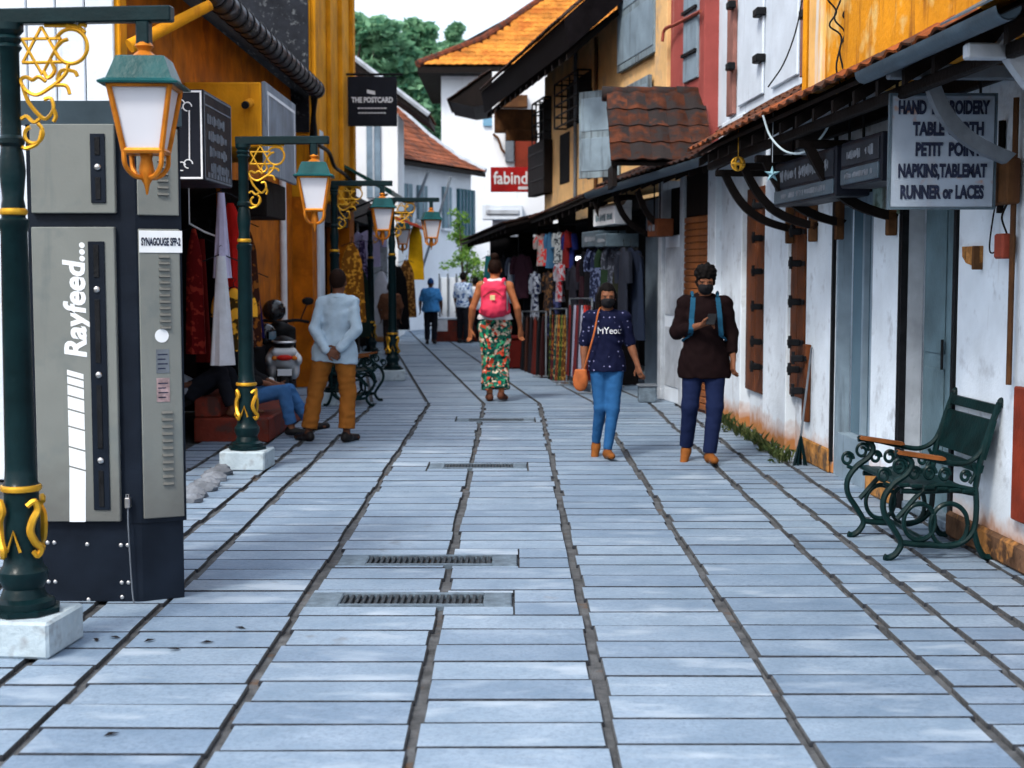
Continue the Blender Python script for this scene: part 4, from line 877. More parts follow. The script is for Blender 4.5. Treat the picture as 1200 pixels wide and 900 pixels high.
wb(MB().prism([(a.x, a.z), (b.x, b.z), (b.x, b.z - .85), (a.x + .55, a.z - .12)], (0, 33.9, 0), (1, 0, 0), (0, 0, 1), (0, 3, 0)), 'underside', m_timber, cd)
jb = MB(); al = b - a; tile_field(None, (a.x - .05, 33.85, a.z + .02), (0, 1, 0), al, 12, int(al.length / .3), RAWTILE4, joined=jb); wb(jb, 'tiles', m_tile_d, cd, True, kind='stuff')
fs = thing('red_shop_sign', 'red rectangular projecting shop sign with white lettering fabind', 'sign', (0, 29.5, 3.5)); Yf = 29.5
a, b = PY(575, 225, Yf), PY(622, 196, Yf); wb(MB().box(a.x, b.x, Yf - .04, Yf + .04, a.z, b.z, .006), 'board', M('sign red', (.34, .012, .012), .4, .12, 3, 0), fs)
text('fabind', .36, fs, ((a.x + b.x) / 2 + .0, -.045, (a.z + b.z) / 2 - 3.5 + .02), (pi / 2, 0, 0), m_inkwhite, .82, .006); wb(MB().box(b.x - .26, b.x - .04, Yf - .044, Yf - .041, a.z + .05, a.z + .11), 'small_line', m_inkwhite, fs)
wb(MB().tube([(b.x - .05, Yf, b.z - .1), (b.x + 1.0, Yf, b.z - .1)], .025, 6), 'bracket', m_black, fs)
# low red wall, white pier and planting at the street end
lw = thing('low_red_wall', 'low dark red wall with a pale notice at the end of the street', 'wall', (-1.3, 33.6, 0)); a, b = G(505, 401), G(574, 401)
wb(MB().box(a.x, b.x, 33.4, 33.65, 0, .52, .01), 'wall', m_red, lw); wb(MB().box(a.x - .05, b.x + .03, 33.36, 33.69, .52, .57, .01), 'coping', m_whiteup, lw); wb(MB().box(a.x + .1, a.x + .38, 33.37, 33.395, .25, .55, .004), 'notice', m_inkwhite, lw)
gate = thing('white_gate', 'white low gate panel standing above the red wall', 'gate', (-1.4, 34.6, 0)); a, b = PY(515, 340, 34.6), PY(545, 340, 34.6)
wb(MB().box(a.x, b.x, 34.55, 34.62, .1, 1.5, .01), 'panel', m_whiteup, gate)
for k in range(4): wb(MB().box(a.x + (b.x - a.x) * k / 3 - .02, a.x + (b.x - a.x) * k / 3 + .02, 34.5, 34.55, .1, 1.6, .006), 'bar', m_grwood, gate)

# ================================================================== VEGETATION
def leaf_mat(name, c1, c2):
    m = bpy.data.materials.new(name); m.use_nodes = True; t = m.node_tree; p = t.nodes['Principled BSDF']
    g = t.nodes.new('ShaderNodeNewGeometry'); c = mix(t, ramp(t, g.outputs['Random Per Island'], .1, .9), c1, c2); t.links.new(c, p.inputs['Base Color'])
    p.inputs['Roughness'].default_value = .6; p.inputs['Specular IOR Level'].default_value = .2; tr = t.nodes.new('ShaderNodeBsdfTranslucent'); t.links.new(c, tr.inputs[0]); ms = t.nodes.new('ShaderNodeMixShader'); ms.inputs[0].default_value = .4; t.links.new(p.outputs[0], ms.inputs[1]); t.links.new(tr.outputs[0], ms.inputs[2]); t.links.new(ms.outputs[0], t.nodes['Material Output'].inputs[0]); return m
m_leaf = leaf_mat('tree leaf', (.06, .19, .105), (.22, .42, .24)); m_leaf2 = leaf_mat('shrub leaf', (.07, .19, .03), (.22, .38, .07)); m_bark = M('bark', (.06, .045, .035), .9, .3, 3, .4, 20); m_leaf3 = leaf_mat('weed leaf', (.03, .055, .015), (.10, .12, .04))
def leaves(clusters, per, size, rs, flat=.5):
    n = per * len(clusters); c = np.repeat(np.array([q[:3] for q in clusters]), per, 0); r = np.repeat(np.array([q[3] for q in clusters]), per)
    d = rs.normal(size=(n, 3)); d /= np.linalg.norm(d, axis=1)[:, None]; c = c + d * (r * rs.uniform(.25, 1, n) ** .5)[:, None] * np.array([1, 1, .75])
    a = rs.normal(size=(n, 3)); a[:, 2] *= flat; a /= np.linalg.norm(a, axis=1)[:, None]; b = np.cross(a, rs.normal(size=(n, 3))); b /= np.linalg.norm(b, axis=1)[:, None]
    s = size * rs.uniform(.6, 1.3, n)[:, None]; V = np.stack([c - a * s, c - b * s * .45, c + a * s, c + b * s * .45], 1).reshape(-1, 3)
    return V, np.arange(4 * n).reshape(n, 4)
def np_mesh(name, V, Q, mat):
    me = bpy.data.meshes.new(name); me.vertices.add(len(V)); me.vertices.foreach_set('co', V.ravel()); me.loops.add(Q.size); me.loops.foreach_set('vertex_index', Q.ravel().astype(np.int32))
    me.polygons.add(len(Q)); me.polygons.foreach_set('loop_start', np.arange(0, Q.size, 4, dtype=np.int32)); me.polygons.foreach_set('loop_total', np.full(len(Q), 4, np.int32)); me.update(calc_edges=True); me.materials.append(mat); return me
def tree(label, base, h, crown, seed, per=95, size=.27):
    rs = np.random.RandomState(seed); t = thing('leafy_tree', label, 'tree', base, 0, 'trees beyond the street end'); b = MB(); top = h * .5
    b.tube([(0, 0, 0), (.15, 0, top * .5), (0, .1, top)], [.32, .25, .2], 8); cl = []
    for (x, y, z, r) in crown:
        b.tube(bez([(0, .1, top * .9), (x * .4, y * .5, (top + z) * .5), (x, y, z)], 4), [.14, .13, .12, .11, .1, .08, .06, .05, .03], 6)
        k = int(6 + r * 4)
        for _ in range(k):
            d = rs.normal(size=3); d /= np.linalg.norm(d); q = np.array((x, y, z)) + d * r * rs.uniform(.4, 1.0) * np.array([1, 1, .8]); cl.append((*q, rs.uniform(.45, .85) * min(r, 1.2)))
    b.build('trunk', m_bark, t, True); V, Q = leaves(cl, per, size, rs); link('crown', np_mesh('crown', V, Q, m_leaf), t)
def crown_from(px, Y, base):
    out = []
    for (u, v, rp) in px: p = PY(u, v, Y); out.append((p.x - base[0], random.uniform(-1, 1), p.z, rp * Y / F))
    return out
B = (-7.6, 62, 0); tree('dense leafy tree filling the gap left of the white building', B, 9, crown_from([(428, 32, 18), (446, 48, 20), (425, 62, 26), (440, 95, 32), (425, 140, 34), (462, 70, 22), (470, 120, 30), (455, 165, 34)], 62, B), 3)
B = (-3.9, 66, 0); tree('leafy tree with rounded top close to the golden roof', B, 9, crown_from([(482, 38, 16), (496, 48, 17), (472, 58, 18), (492, 66, 22), (480, 95, 28), (505, 75, 20), (508, 120, 30), (500, 165, 34), (525, 150, 26)], 66, B), 4)
B = (-2.6, 70, 0); tree('thin treetop sprig rising over the golden eave', B, 8, crown_from([(535, 42, 9), (528, 58, 12), (520, 62, 14), (540, 56, 9)], 70, B), 5, per=70)
# climber and bush at the street end
rs = np.random.RandomState(8)
cl = thing('climbing_plant', 'light green climbing plant on the white wall at the street end', 'plant', (PY(546, 390, 36.4).x, 36.4, 0)); p0 = cl.location; b = MB(); cs = []
for (u, v, r) in ((538, 260, 8), (537, 280, 9), (540, 300, 12), (548, 318, 16), (541, 332, 14), (556, 306, 12), (560, 325, 11), (533, 345, 10), (548, 285, 7)):
    q = PY(u, v, p0.y + random.uniform(-.2, .4)) - p0; b.tube(bez([(0, 0, 0), (q.x * .3, q.y * .5, q.z * .5), q], 4), .015, 5)
    for _ in range(6): d = rs.normal(size=3) * r * p0.y / F * .5; cs.append((q.x + d[0], q.y + d[1], q.z + d[2], .16))
b.build('stem', m_bark, cl); V, Q = leaves(cs, 45, .055, rs); link('foliage', np_mesh('foliage', V, Q, m_leaf2), cl)
# weeds along the foot of the right wall
for i, (u, v) in enumerate(((850, 498), (858, 505), (868, 512), (878, 517), (889, 522), (897, 530), (908, 536), (918, 543))):
    p = G(u, v); w = thing('weed_clump', 'scruffy weed clump at the white wall foot, %s from the walking man' % ORD[i], 'weeds', p, 0, 'weeds along the foot of the white wall'); b = MB()
    for k in range(26):
        a = random.uniform(0, 2 * pi); L = random.uniform(.05, .16); x, y = cos(a) * L * .6, sin(a) * L * .6; q = Vector((random.uniform(-.05, .05), random.uniform(-.05, .05), 0)); e = q + Vector((x, y, L)); s = Vector((-sin(a), cos(a), 0)) * random.uniform(.008, .02); md = (q + e) * .5 + Vector((0, 0, L * .2))
        b.add([q, md - s, e, md + s], [(0, 1, 2, 3)])
    b.build('leaf_blades', m_leaf3, w); V, Q = leaves([(random.uniform(-.1, .1), random.uniform(-.1, .1), random.uniform(.02, .07), .06) for _ in range(3)], 14, .025, rs); link('foliage', np_mesh('foliage', V, Q, m_leaf3), w)
# ================================================================== STREET FURNITURE
m_green = M('dark green enamel', (.0025, .014, .017), .36, .25, 6, .12, 40, coat=.06)
m_capgreen = M('teal lantern cap', (.008, .065, .07), .35, .2, 6, .1, 40)
m_amber = M('amber gold lantern frame', (.50, .17, .018), .38, .25, 9, .1, 40, metal=.35)
m_plinth = M('whitewashed concrete', (.36, .44, .49), .85, .14, 5, .4, 25, stain=((.25, .28, .30), .25, 5))
m_milk = M('milky lamp glass', (.58, .60, .66), .3, .05, 2, 0)
def make_lamp():
    t = thing('street_lamp', 'x', 'street lamp')
    MB().box(-.19, .19, -.19, .19, 0, .16, .012).build('plinth', m_plinth, t)
    MB().lathe([(.13, .16), (.135, .18), (.13, .215), (.10, .23), (.085, .27), (.105, .31), (.105, .345), (.085, .37), (.08, .40), (.078, .42), (.074, .69), (.082, .70), (.082, .72), (.07, .735), (.066, .8), (.056, 1.82), (.064, 1.84), (.064, 1.87), (.05, 1.88),
                (.05, 1.93), (.044, 1.96), (.05, 2.02), (.056, 2.08), (.05, 2.14), (.042, 2.18), (.055, 2.195), (.055, 2.215), (.042, 2.23), (.041, 2.58), (.055, 2.60), (.043, 2.615), (.057, 2.635), (.045, 2.65), (.062, 2.67), (.062, 2.70)], 18).build('pole', m_green, t, True)
    MB().lathe([(.10, .16), (.16, .165), (.16, .185), (.10, .19)], 8).build('base_flange', m_green, t)
    for z, r in ((.71, .085), (1.905, .056)): MB().lathe([(r * .8, z - .018), (r, z - .012), (r + .004, z), (r, z + .012), (r * .8, z + .018)], 18).build('gold_ring', m_gold, t, True)
    for k in range(4):
        R = Matrix.Rotation(k * pi / 2 + pi / 4, 3, 'Z'); b = MB()
        cv = bez([(.09, -.01, .64), (.10, .02, .66), (.095, .035, .62), (.10, .012, .58), (.097, .0, .53), (.10, .02, .48), (.10, .045, .45), (.097, .03, .42), (.095, .012, .44)], 4)
        b.tube([R @ p for p in cv], [.012 + .005 * sin(pi * i / (len(cv) - 1)) for i in range(len(cv))], 6)
        b.build('gold_scroll', m_gold, t, True)
    R = Matrix.Rotation(-pi / 2, 3, 'Z'); MB().tube([R @ Vector(p) for p in ((.088, -.03, .44), (.086, 0, .53), (.088, .03, .44))], .007, 5).build('gold_mark', m_gold, t)
    MB().box(-.06, .72, -.03, .03, 2.695, 2.76, .006).build('arm', m_green, t)
    b = MB(); star = lambda o: [(.145 + .1 * cos(radians(a + o)), 0, 2.585 + .1 * sin(radians(a + o))) for a in (90, 210, 330, 90)]
    for o in (0, 180):
        s = star(o)
        for i in range(3): b.tube([s[i], s[i + 1]], .0075, 5)
    curves = [arc(.275, 2.60, .072, 150, -170, 18) + [(.235, 0, 2.62), (.262, 0, 2.63)], [(.16, 0, 2.69)] + arc(.27, 2.60, .088, 100, 40, 5), [(.26, 0, 2.695), (.30, 0, 2.675), (.32, 0, 2.69), (.345, 0, 2.685)],
              [(.262, 0, 2.527), (.25, 0, 2.49), (.215, 0, 2.455), (.18, 0, 2.43), (.12, 0, 2.40), (.07, 0, 2.42), (.048, 0, 2.46), (.07, 0, 2.475), (.10, 0, 2.46)], [(.21, 0, 2.46), (.23, 0, 2.50), (.285, 0, 2.495), (.30, 0, 2.475)],
              [(.20, 0, 2.44), (.25, 0, 2.435), (.265, 0, 2.40)], [(.10, 0, 2.46), (.13, 0, 2.475), (.16, 0, 2.455)], [(.055, 0, 2.44), (.08, 0, 2.37), (.13, 0, 2.31), (.16, 0, 2.30), (.19, 0, 2.34), (.18, 0, 2.385), (.15, 0, 2.38)],
              [(.19, 0, 2.34), (.20, 0, 2.31), (.19, 0, 2.285)], arc(.095, 2.235, .05, 60, -250, 14, 0, .03), [(.13, 0, 2.30), (.10, 0, 2.285), (.07, 0, 2.31), (.045, 0, 2.30)], [(.14, 0, 2.26), (.12, 0, 2.20), (.07, 0, 2.175), (.045, 0, 2.18)], [(.18, 0, 2.55), (.20, 0, 2.50), (.17, 0, 2.47), (.15, 0, 2.50)]]
    for c in curves: b.tube(bez(c, 4), .009, 5)
    b.build('gold_bracket', m_gold, t, True)
    x = .595; dz = -.045
    MB().box(x - .028, x + .028, -.028, .028, 2.60, 2.70, .006).build('hook_block', m_green, t)
    MB().lathe([(.02, (2.66 + dz)), (.03, (2.655 + dz)), (.04, (2.64 + dz)), (.03, (2.63 + dz)), (.026, (2.62 + dz)), (.045, (2.605 + dz)), (.058, (2.595 + dz)), (.058, (2.588 + dz))], 14, (x, 0, 0)).build('finial', m_amber, t, True)
    r4 = pi / 4 + radians(9); q = sqrt(2)
    MB().lathe([(.085 * q, (2.592 + dz)), (.10 * q, (2.588 + dz)), (.132 * q, (2.50 + dz)), (.136 * q, (2.492 + dz))], 4, (x, 0, 0), rot=r4).lathe([(.14 * q, (2.492 + dz)), (.165 * q, (2.478 + dz)), (.163 * q, (2.470 + dz)), (.14 * q, (2.470 + dz))], 4, (x, 0, 0), rot=r4).build('lantern_cap', m_capgreen, t)
    tp = [Vector((x + .125 * q * cos(r4 + k * pi / 2), .125 * q * sin(r4 + k * pi / 2), (2.468 + dz))) for k in range(4)]; bt_ = [Vector((x + .078 * q * cos(r4 + k * pi / 2), .078 * q * sin(r4 + k * pi / 2), (2.20 + dz))) for k in range(4)]
    fr = MB()
    for k in range(4):
        fr.tube([tp[k], bt_[k]], .0125, 6).tube([tp[k], tp[(k + 1) % 4]], .012, 6).tube([bt_[k], bt_[(k + 1) % 4]], .013, 6)
        c = (Vector((x, 0, (2.33 + dz)))); a = [p + (c - p) * .06 for p in (tp[k], tp[(k + 1) % 4], bt_[(k + 1) % 4], bt_[k])]; nr = (a[1] - a[0]).cross(a[3] - a[0]).normalized() * .004
        MB().add([p for p in a] + [p + nr for p in a], [(0, 1, 2, 3), (7, 6, 5, 4), (0, 4, 5, 1), (1, 5, 6, 2), (2, 6, 7, 3), (3, 7, 4, 0)]).build('pane', m_milk, t)
    fr.build('lantern_frame', m_amber, t, True)
    lo = MB(); lo.lathe([(.03, (2.195 + dz)), (.025, (2.17 + dz)), (.034, (2.12 + dz)), (.028, (2.09 + dz)), (.012, (2.06 + dz)), (.004, (2.02 + dz))], 10, (x, 0, 0))
    for k in range(4): d = (bt_[k] - Vector((x, 0, (2.2 + dz)))); lo.tube(bez([bt_[k], Vector((x, 0, (2.14 + dz))) + d * .95, Vector((x, 0, (2.10 + dz))) + d * .6, Vector((x, 0, (2.09 + dz))) + d * .15], 4), .011, 6)
    lo.lathe([(.06 * q, (2.2 + dz)), (.06 * q, (2.192 + dz))], 4, (x, 0, 0), rot=r4); lo.build('lantern_tail', m_amber, t, True)
    return t
lamp = make_lamp()
spots = [(20, 6.15, -6, 'nearest green street lamp on white plinth, standing before the grey cabinet'), (288, 11.88, -4, 'green and gold street lamp beside the red shop steps'),
         (393, 17.6, 0, 'green street lamp half hidden behind the man in pale shirt'), (460, 21.6, 4, 'green street lamp on white plinth in front of the person in brown'), (435, 26.5, 2, 'farthest green street lamp, behind the second bench')]
for i, (u, Y, rz, lb) in enumerate(spots):
    o = lamp if i == 0 else copy_tree(lamp); o.location = (PY(u, 400, Y).x, Y, 0); o.rotation_euler.z = radians(rz); o['label'] = lb; o['group'] = 'green street lamps along the left side'

# ---- electrical feeder cabinet
m_cab = M('grey green powder coat', (.165, .18, .172), .45, .08, 2, .05, 60, stain=((.13, .15, .15), .3, 3), streak=((.12, .14, .14), .3), base=((.11, .115, .11), .45, .72))
m_navy = M('dark navy frame', (.006, .010, .018), .45, .2, 4, .05, 60)
m_steel = M('steel bolt', (.5, .5, .5), .3, .1, 9, 0, metal=.9)
YC = 7.0
cb = thing('electrical_cabinet', 'tall grey and navy electrical cabinet lettered Rayfeed beside the nearest lamp', 'cabinet', (PY(95, 712, YC).x, YC, 0)); cx0 = cb.location.x
lx = lambda u: PY(u, 450, YC).x - cx0
lz = lambda v: PY(100, v, YC).z
LA_, CO_, RT_ = lx(36), lx(147), lx(161)
ang = radians(24); cA, sA_ = cos(ang), sin(ang); wr = .225
ex, ey = RT_ + wr * cA, wr * sA_
foot = [(LA_, 0), (RT_, 0), (ex, ey), (ex - .17, .60), (LA_, .60)]
MB().prism([(x, y) for x, y in foot], (0, .02, lz(614)), (1, 0, 0), (0, 1, 0), (0, 0, lz(128) - lz(614))).build('body', m_navy, cb)
foot2 = [(LA_ + .02, 0.015), (RT_, .015), (ex - .02, ey + .02), (ex - .18, .56), (LA_ + .02, .56)]
bs_ = MB().prism(foot2, (0, .01, 0), (1, 0, 0), (0, 1, 0), (0, 0, lz(614) + .01)).build('base', m_navy, cb)
MB().prism([(LA_ - .02, -.02), (RT_ + .005, -.02), (ex + .015, ey - .015), (ex - .15, .62), (LA_ - .02, .62)], (0, .02, lz(146)), (1, 0, 0), (0, 1, 0), (0, 0, lz(118) - lz(146))).build('roof_cap', M('slate cap', (.035, .055, .07), .4, .15, 3, .05, 50), cb)
bolt = MB().ell((0, 0, 0), (.011, .006, .011), 8, 6).mesh('bolt', m_steel, True)
for (u, v) in ((49, 637), (57, 637), (96, 639), (136, 640), (144, 640), (49, 683), (57, 683), (96, 704), (136, 684), (144, 684), (136, 701)): o = link('bolt', bolt, bs_); o.location = (lx(u), .024, lz(v))
def panel(u0, u1, v0, v1, y=0): return MB().box(lx(u0), lx(u1), y - .012, y + .02, lz(v1), lz(v0), .004).build('door', m_cab, cb)
du, dl_ = panel(43, 140.5, 145.5, 250), panel(42, 138.5, 266, 611)
for d, (u0, u1, v0, v1), sc in ((du, (113, 130, 157, 238), (196,)), (dl_, (108, 127, 283, 597), (339, 439, 539))):
    h = MB().box(lx(u0), lx(u1), -.02, -.0125, lz(v1), lz(v0), .002).build('handle_strip', m_navy, d)
    for k in range(len(sc) + 1):
        zt = ([v0 + 4] + [s + 12 for s in sc])[k]; zb = ([s - 14 for s in sc] + [v1 - 4])[k]; MB().box(lx((u0 + u1) / 2 - 3), lx((u0 + u1) / 2 + 3), -.024, -.0205, lz(zb), lz(zt), .001).build('handle_groove', m_black, d)
    for s in sc: o = link('lock', bolt, d); o.location = (lx((u0 + u1) / 2), -.024, lz(s)); o.scale = (1.5, 1.5, 1.5)
m_letter = M('white vinyl', (.70, .74, .78), .45, .04, 5, 0)
RV = Matrix(((0, -1, 0), (0, 0, -1), (1, 0, 0))).to_euler()
text('Rayfeed...', .148, dl_, (lx(92), -.0135, lz(352)), RV, m_letter, 1.0, .005, .0008).data.shear = .15
b = MB(); sl_ = .55
w0, w1 = lx(80), lx(99)
def stripe(v0, v1):  # slanting bar between picture rows v0 (upper) and v1
    k = (w1 - w0) * .28; b.prism([(w0, lz(v1)), (w1, lz(v1) - k), (w1, lz(v0) - k), (w0, lz(v0))], (0, -.0136, 0), (1, 0, 0), (0, 0, 1), (0, .0008, 0))
for v0, v1 in ((433, 439), (441, 449), (451, 462), (464, 478), (480, 498), (500, 522), (524, 545)): stripe(v0, v1)
b.prism([(lx(78.5), lz(611)), (lx(97.5), lz(611)), (w1, lz(547) - (w1 - w0) * .28), (w0, lz(547))], (0, -.0136, 0), (1, 0, 0), (0, 0, 1), (0, .0008, 0)); b.build('stripe_graphic', m_letter, dl_)
# right-hand doors on the angled side
def rpanel(v0, v1):
    d = MB().box(.012, wr - .012, -.012, .02, lz(v1), lz(v0), .004).build('door', m_cab, cb); d.location = (RT_, .02, 0); d.rotation_euler.z = ang; return d
rx = lambda u: (u - 161) / 60.0 * wr
ru, rl = rpanel(149, 252), rpanel(268, 609)
lv = MB().prism([(0, 0), (0, .016), (-.012, .004)], (-.026, 0, 0), (0, 1, 0), (0, 0, 1), (.052, 0, 0)).mesh('louvre', m_cab)
for d, vs in ((ru, [178 + 8 * k for k in range(7)]), (rl, [300 + 7.6 * k for k in range(12)] + [484 + 8.4 * k for k in range(11)])):
    for v in vs: o = link('louvre', lv, d); o.location = (.60 * wr, -.0125, lz(v) - .012)
MB().box(rx(165), rx(221), -.016, -.0125, lz(296), lz(270), .001).build('name_plate', m_letter, rl)
text('SYNAGOUGE SFP-2', .052, rl, (rx(193), -.0175, lz(283.5)), (pi / 2, 0, 0), m_ink, .43, .0022, .0006)
MB().lathe([(.0, -.001), (.034, -.001), (.034, .001), (0, .001)], 18).build('round_sticker', m_letter, rl).location = (rx(192), -.014, lz(394)); rl.children[-1].rotation_euler.x = pi / 2
for v0, v1, mt in ((410, 438, m_grwood), (444, 472, M('warning sticker', (.30, .22, .23), .5, .3, 30, 0))):
    s = MB().box(rx(184), rx(201), -.0145, -.0125, lz(v1), lz(v0), 0).build('sticker', mt, rl); bb2 = MB()
    for k in range(4): bb2.box(rx(186), rx(199 - 3 * (k % 2)), -.0152, -.0146, lz(v0 + 6 + 5.5 * k) - .004, lz(v0 + 6 + 5.5 * k) + .002)
    bb2.build('printed_line', m_ink, s)
MB().tube(bez([(lx(147), .0, lz(590)), (lx(147.5), -.01, lz(620)), (lx(150), -.004, lz(690)), (lx(152), 0, lz(710))]), .004, 5).build('cable', m_grwood, cb)
MB().box(lx(144), lx(150), -.02, .02, lz(595), lz(583), .004).build('padlock', m_steel, cb); MB().tube([(lx(145.5), -.01, lz(584)), (lx(145.5), -.01, lz(579)), (lx(148.5), -.01, lz(579)), (lx(148.5), -.01, lz(584))], .003, 5).build('shackle', m_steel, cb)

# ---- cast-iron benches
m_armwood = M('varnished arm wood', (.18, .062, .018), .5, .3, 7, .2, 40); m_benchgreen = M('bench green', (.0025, .016, .017), .42, .3, 6, .15, 40, coat=.04)
def make_bench(half=.36):
    t = thing('park_bench', 'x', 'bench')
    for y in (-half, half):
        e = MB()
        def c(pts, r=.017): e.tube(bez([(x, y, z) for x, z in pts], 5), r, 7)
        # front leg with out-turned foot, bulge and arm scroll
        c([(-.36, .02), (-.33, .012), (-.28, .04), (-.25, .10), (-.30, .18), (-.365, .27), (-.37, .36), (-.31, .44), (-.22, .50), (-.19, .56), (-.24, .61), (-.30, .615)], .02)
        c([(-.25, .10), (-.15, .09), (-.05, .085), (.06, .08), (.16, .10), (.235, .17), (.25, .30), (.24, .42)], .019)
        c([(.235, .17), (.27, .07), (.31, .015), (.36, .012)], .02)
        c([(.24, .42), (.27, .58), (.33, .76), (.385, .90)], .021)                     # back upright
        c([(-.30, .615), (-.15, .60), (.05, .56), (.16, .555), (.25, .60), (.31, .70)], .016)  # under arm
        c([(.385, .90), (.40, .915), (.41, .90), (.395, .885)], .02)
        for (cx, cz, r) in ((-.13, .22, .105), (.07, .20, .125)): c([(cx + r * cos(a), cz + r * sin(a)) for a in [2 * pi * k / 12 for k in range(13)]], .015)
        c([(-.28, .24), (-.22, .30), (-.16, .36), (-.08, .42), (.05, .43), (.24, .40)], .016)
        c([(-.26, .40), (-.1, .395), (.1, .40), (.24, .38)], .016)
        for (cx, cz, r) in ((-.375, .49, .045), (-.27, .54, .05), (-.17, .50, .04), (-.07, .50, .045), (.03, .49, .04), (.17, .48, .035)): c([(cx + r * (1 - k / 26) * cos(a), cz + r * (1 - k / 26) * sin(a)) for k, a in enumerate([2 * pi * k / 12 for k in range(17)])], .011)
        c([(-.375, .445), (-.33, .43), (-.30, .43)], .013); c([(.20, .44), (.235, .50), (.215, .55)], .012)
        e.build('iron_end', m_benchgreen, t, True)
        MB().prism([(-.30, .62), (-.28, .635), (.02, .595), (.03, .58), (.0, .575), (-.29, .612)], (0, y - .032, 0), (1, 0, 0), (0, 0, 1), (0, .064, 0)).build('armrest', m_armwood, t)
    for k in range(6):
        x = -.245 + k * .085; MB().box(x - .036, x + .036, -half - .03, half + .03, .425 - .008 * k, .448 - .008 * k, .006).build('seat_slat', m_benchgreen, t)
    def back(z0, z1):
        p = lambda z: .262 + (z - .5) * .30
        MB().prism([(p(z0) - .012, z0), (p(z0) + .012, z0), (p(z1) + .012, z1), (p(z1) - .012, z1)], (0, -half - .02, 0), (1, 0, 0), (0, 0, 1), (0, 2 * half + .04, 0)).build('back_slat', m_benchgreen, t)
    back(.50, .545); back(.575, .80); back(.835, .89)
    MB().tube([(-.1, -half, .12), (-.1, half, .12)], .014, 6).build('stretcher', m_benchgreen, t)
    return t
bench = make_bench(); bench.location = (PY(1030, 600, 8.1).x + .315, 8.42, 0); bench.rotation_euler.z = radians(3); bench.scale = (.87, 1, 1)
bench['label'] = 'dark green cast iron bench with wooden arms against the white wall'; bench['group'] = 'cast iron benches'
b2_ = copy_tree(bench); b2_.location = (PY(424, 450, 17.6).x - .12, 17.75, 0); b2_.rotation_euler.z = pi + radians(-3); b2_['label'] = 'dark green cast iron bench just behind the man in pale shirt'

# ---- parked scooter
m_scoot = M('white scooter paint', (.62, .64, .66), .25, .05, 3, 0, coat=.6); m_rubber = M('black rubber', (.014, .014, .015), .7, .2, 9, .2, 50); m_seat = M('black vinyl seat', (.012, .012, .013), .45, .2, 9, .2, 50)
m_redlens = M('red tail lens', (.55, .02, .012), .15, .1, 5, 0); m_orlens = M('orange lens', (.7, .2, .03), .2, .1, 5, 0)
ps_ = G(333, 482); sk = thing('parked_scooter', 'white motor scooter with red tail light parked by the orange wall', 'scooter', (ps_.x, ps_.y + .05, 0), radians(12))
S = SDF((-.3, -.15, .2), (.3, 1.0, .95), .012)   # tail faces -y, nose +y
S.ell((0, .30, .62), (.19, .36, .17), .05).cap((-.1, -.03, .70), (.1, -.03, .70), .05, .05, .05).ell((-.17, .15, .60), (.05, .2, .07), .04).ell((.17, .15, .60), (.05, .2, .07), .04).ell((-.13, .32, .48), (.07, .26, .13), .05).ell((.13, .32, .48), (.07, .26, .13), .05).cap((0, .5, .35), (0, .75, .3), .12, .12, .06)
link('body_shell', S.mesh('body_shell', m_scoot), sk)
S = SDF((-.3, .7, .2), (.3, 1.4, 1.15), .012); S.box((0, 1.0, .62), (.2, .03, .34), .03, .03).ell((0, 1.02, .93), (.14, .1, .1), .06).cap((0, 1.02, .5), (0, 1.2, .42), .07, .08, .05).ell((0, 1.28, .46), (.08, .26, .08), .04); link('front_shield', S.mesh('front_shield', m_seat), sk)
S = SDF((-.25, -.1, .6), (.25, .85, 1.0), .012); S.cap((0, .06, .79), (0, .68, .76), .08, .085, .03).ell((0, .3, .80), (.15, .34, .075), .05); link('seat', S.mesh('seat', m_seat), sk)
for nm, yy in (('rear_wheel', .14), ('front_wheel', 1.32)):
    w = MB().tube([(0, yy + .2 * cos(a), .245 + .2 * sin(a)) for a in [2 * pi * k / 20 for k in range(21)]], .055, 8).build(nm, m_rubber, sk, True); MB().tube([(-.05, yy, .245), (.05, yy, .245)], [.14, .14], 14).build('rim', m_steel, w, True)
MB().box(-.09, .09, -.02, .02, .30, .50, .02).build('mudguard', m_rubber, sk); sk.children[-1].location.y = -.02; MB().box(-.085, .085, -.055, -.045, .42, .50, .004).build('number_plate', m_inkwhite, sk)
MB().ell((0, -.075, .635), (.10, .03, .035), 12, 8).build('tail_light', m_redlens, sk, True)
for s in (-1, 1): MB().ell((s * .115, -.055, .63), (.035, .03, .028), 10, 8).build('indicator', m_orlens, sk, True)
MB().tube(bez([(-.13, .35, .80), (-.13, .02, .83), (-.1, -.09, .82), (.1, -.09, .82), (.13, .02, .83), (.13, .35, .80)]), .015, 6).build('grab_rail', m_steel, sk, True)
MB().tube(bez([(-.36, .92, 1.02), (-.2, 1.0, 1.04), (0, 1.02, 1.02), (.2, 1.0, 1.04), (.36, .92, 1.02)]), .02, 8).build('handlebar', m_rubber, sk, True)
for s in (-1, 1):
    mr = MB().tube(bez([(s * .25, .96, 1.03), (s * .3, .97, 1.15), (s * .34, .96, 1.24)]), .008, 6).build('mirror_stalk', m_black, sk); MB().ell((s * .35, .96, 1.28), (.075, .02, .05), 12, 8).build('mirror', m_black, mr, True)
MB().tube([(-.16, .3, .32), (-.16, .0, .36)], .045, 10).build('exhaust', m_steel, sk, True); MB().tube([(.12, .5, .3), (.2, .5, .02)], .012, 6).tube([(-.12, .5, .3), (-.2, .5, .02)], .012, 6).build('centre_stand', m_black, sk)
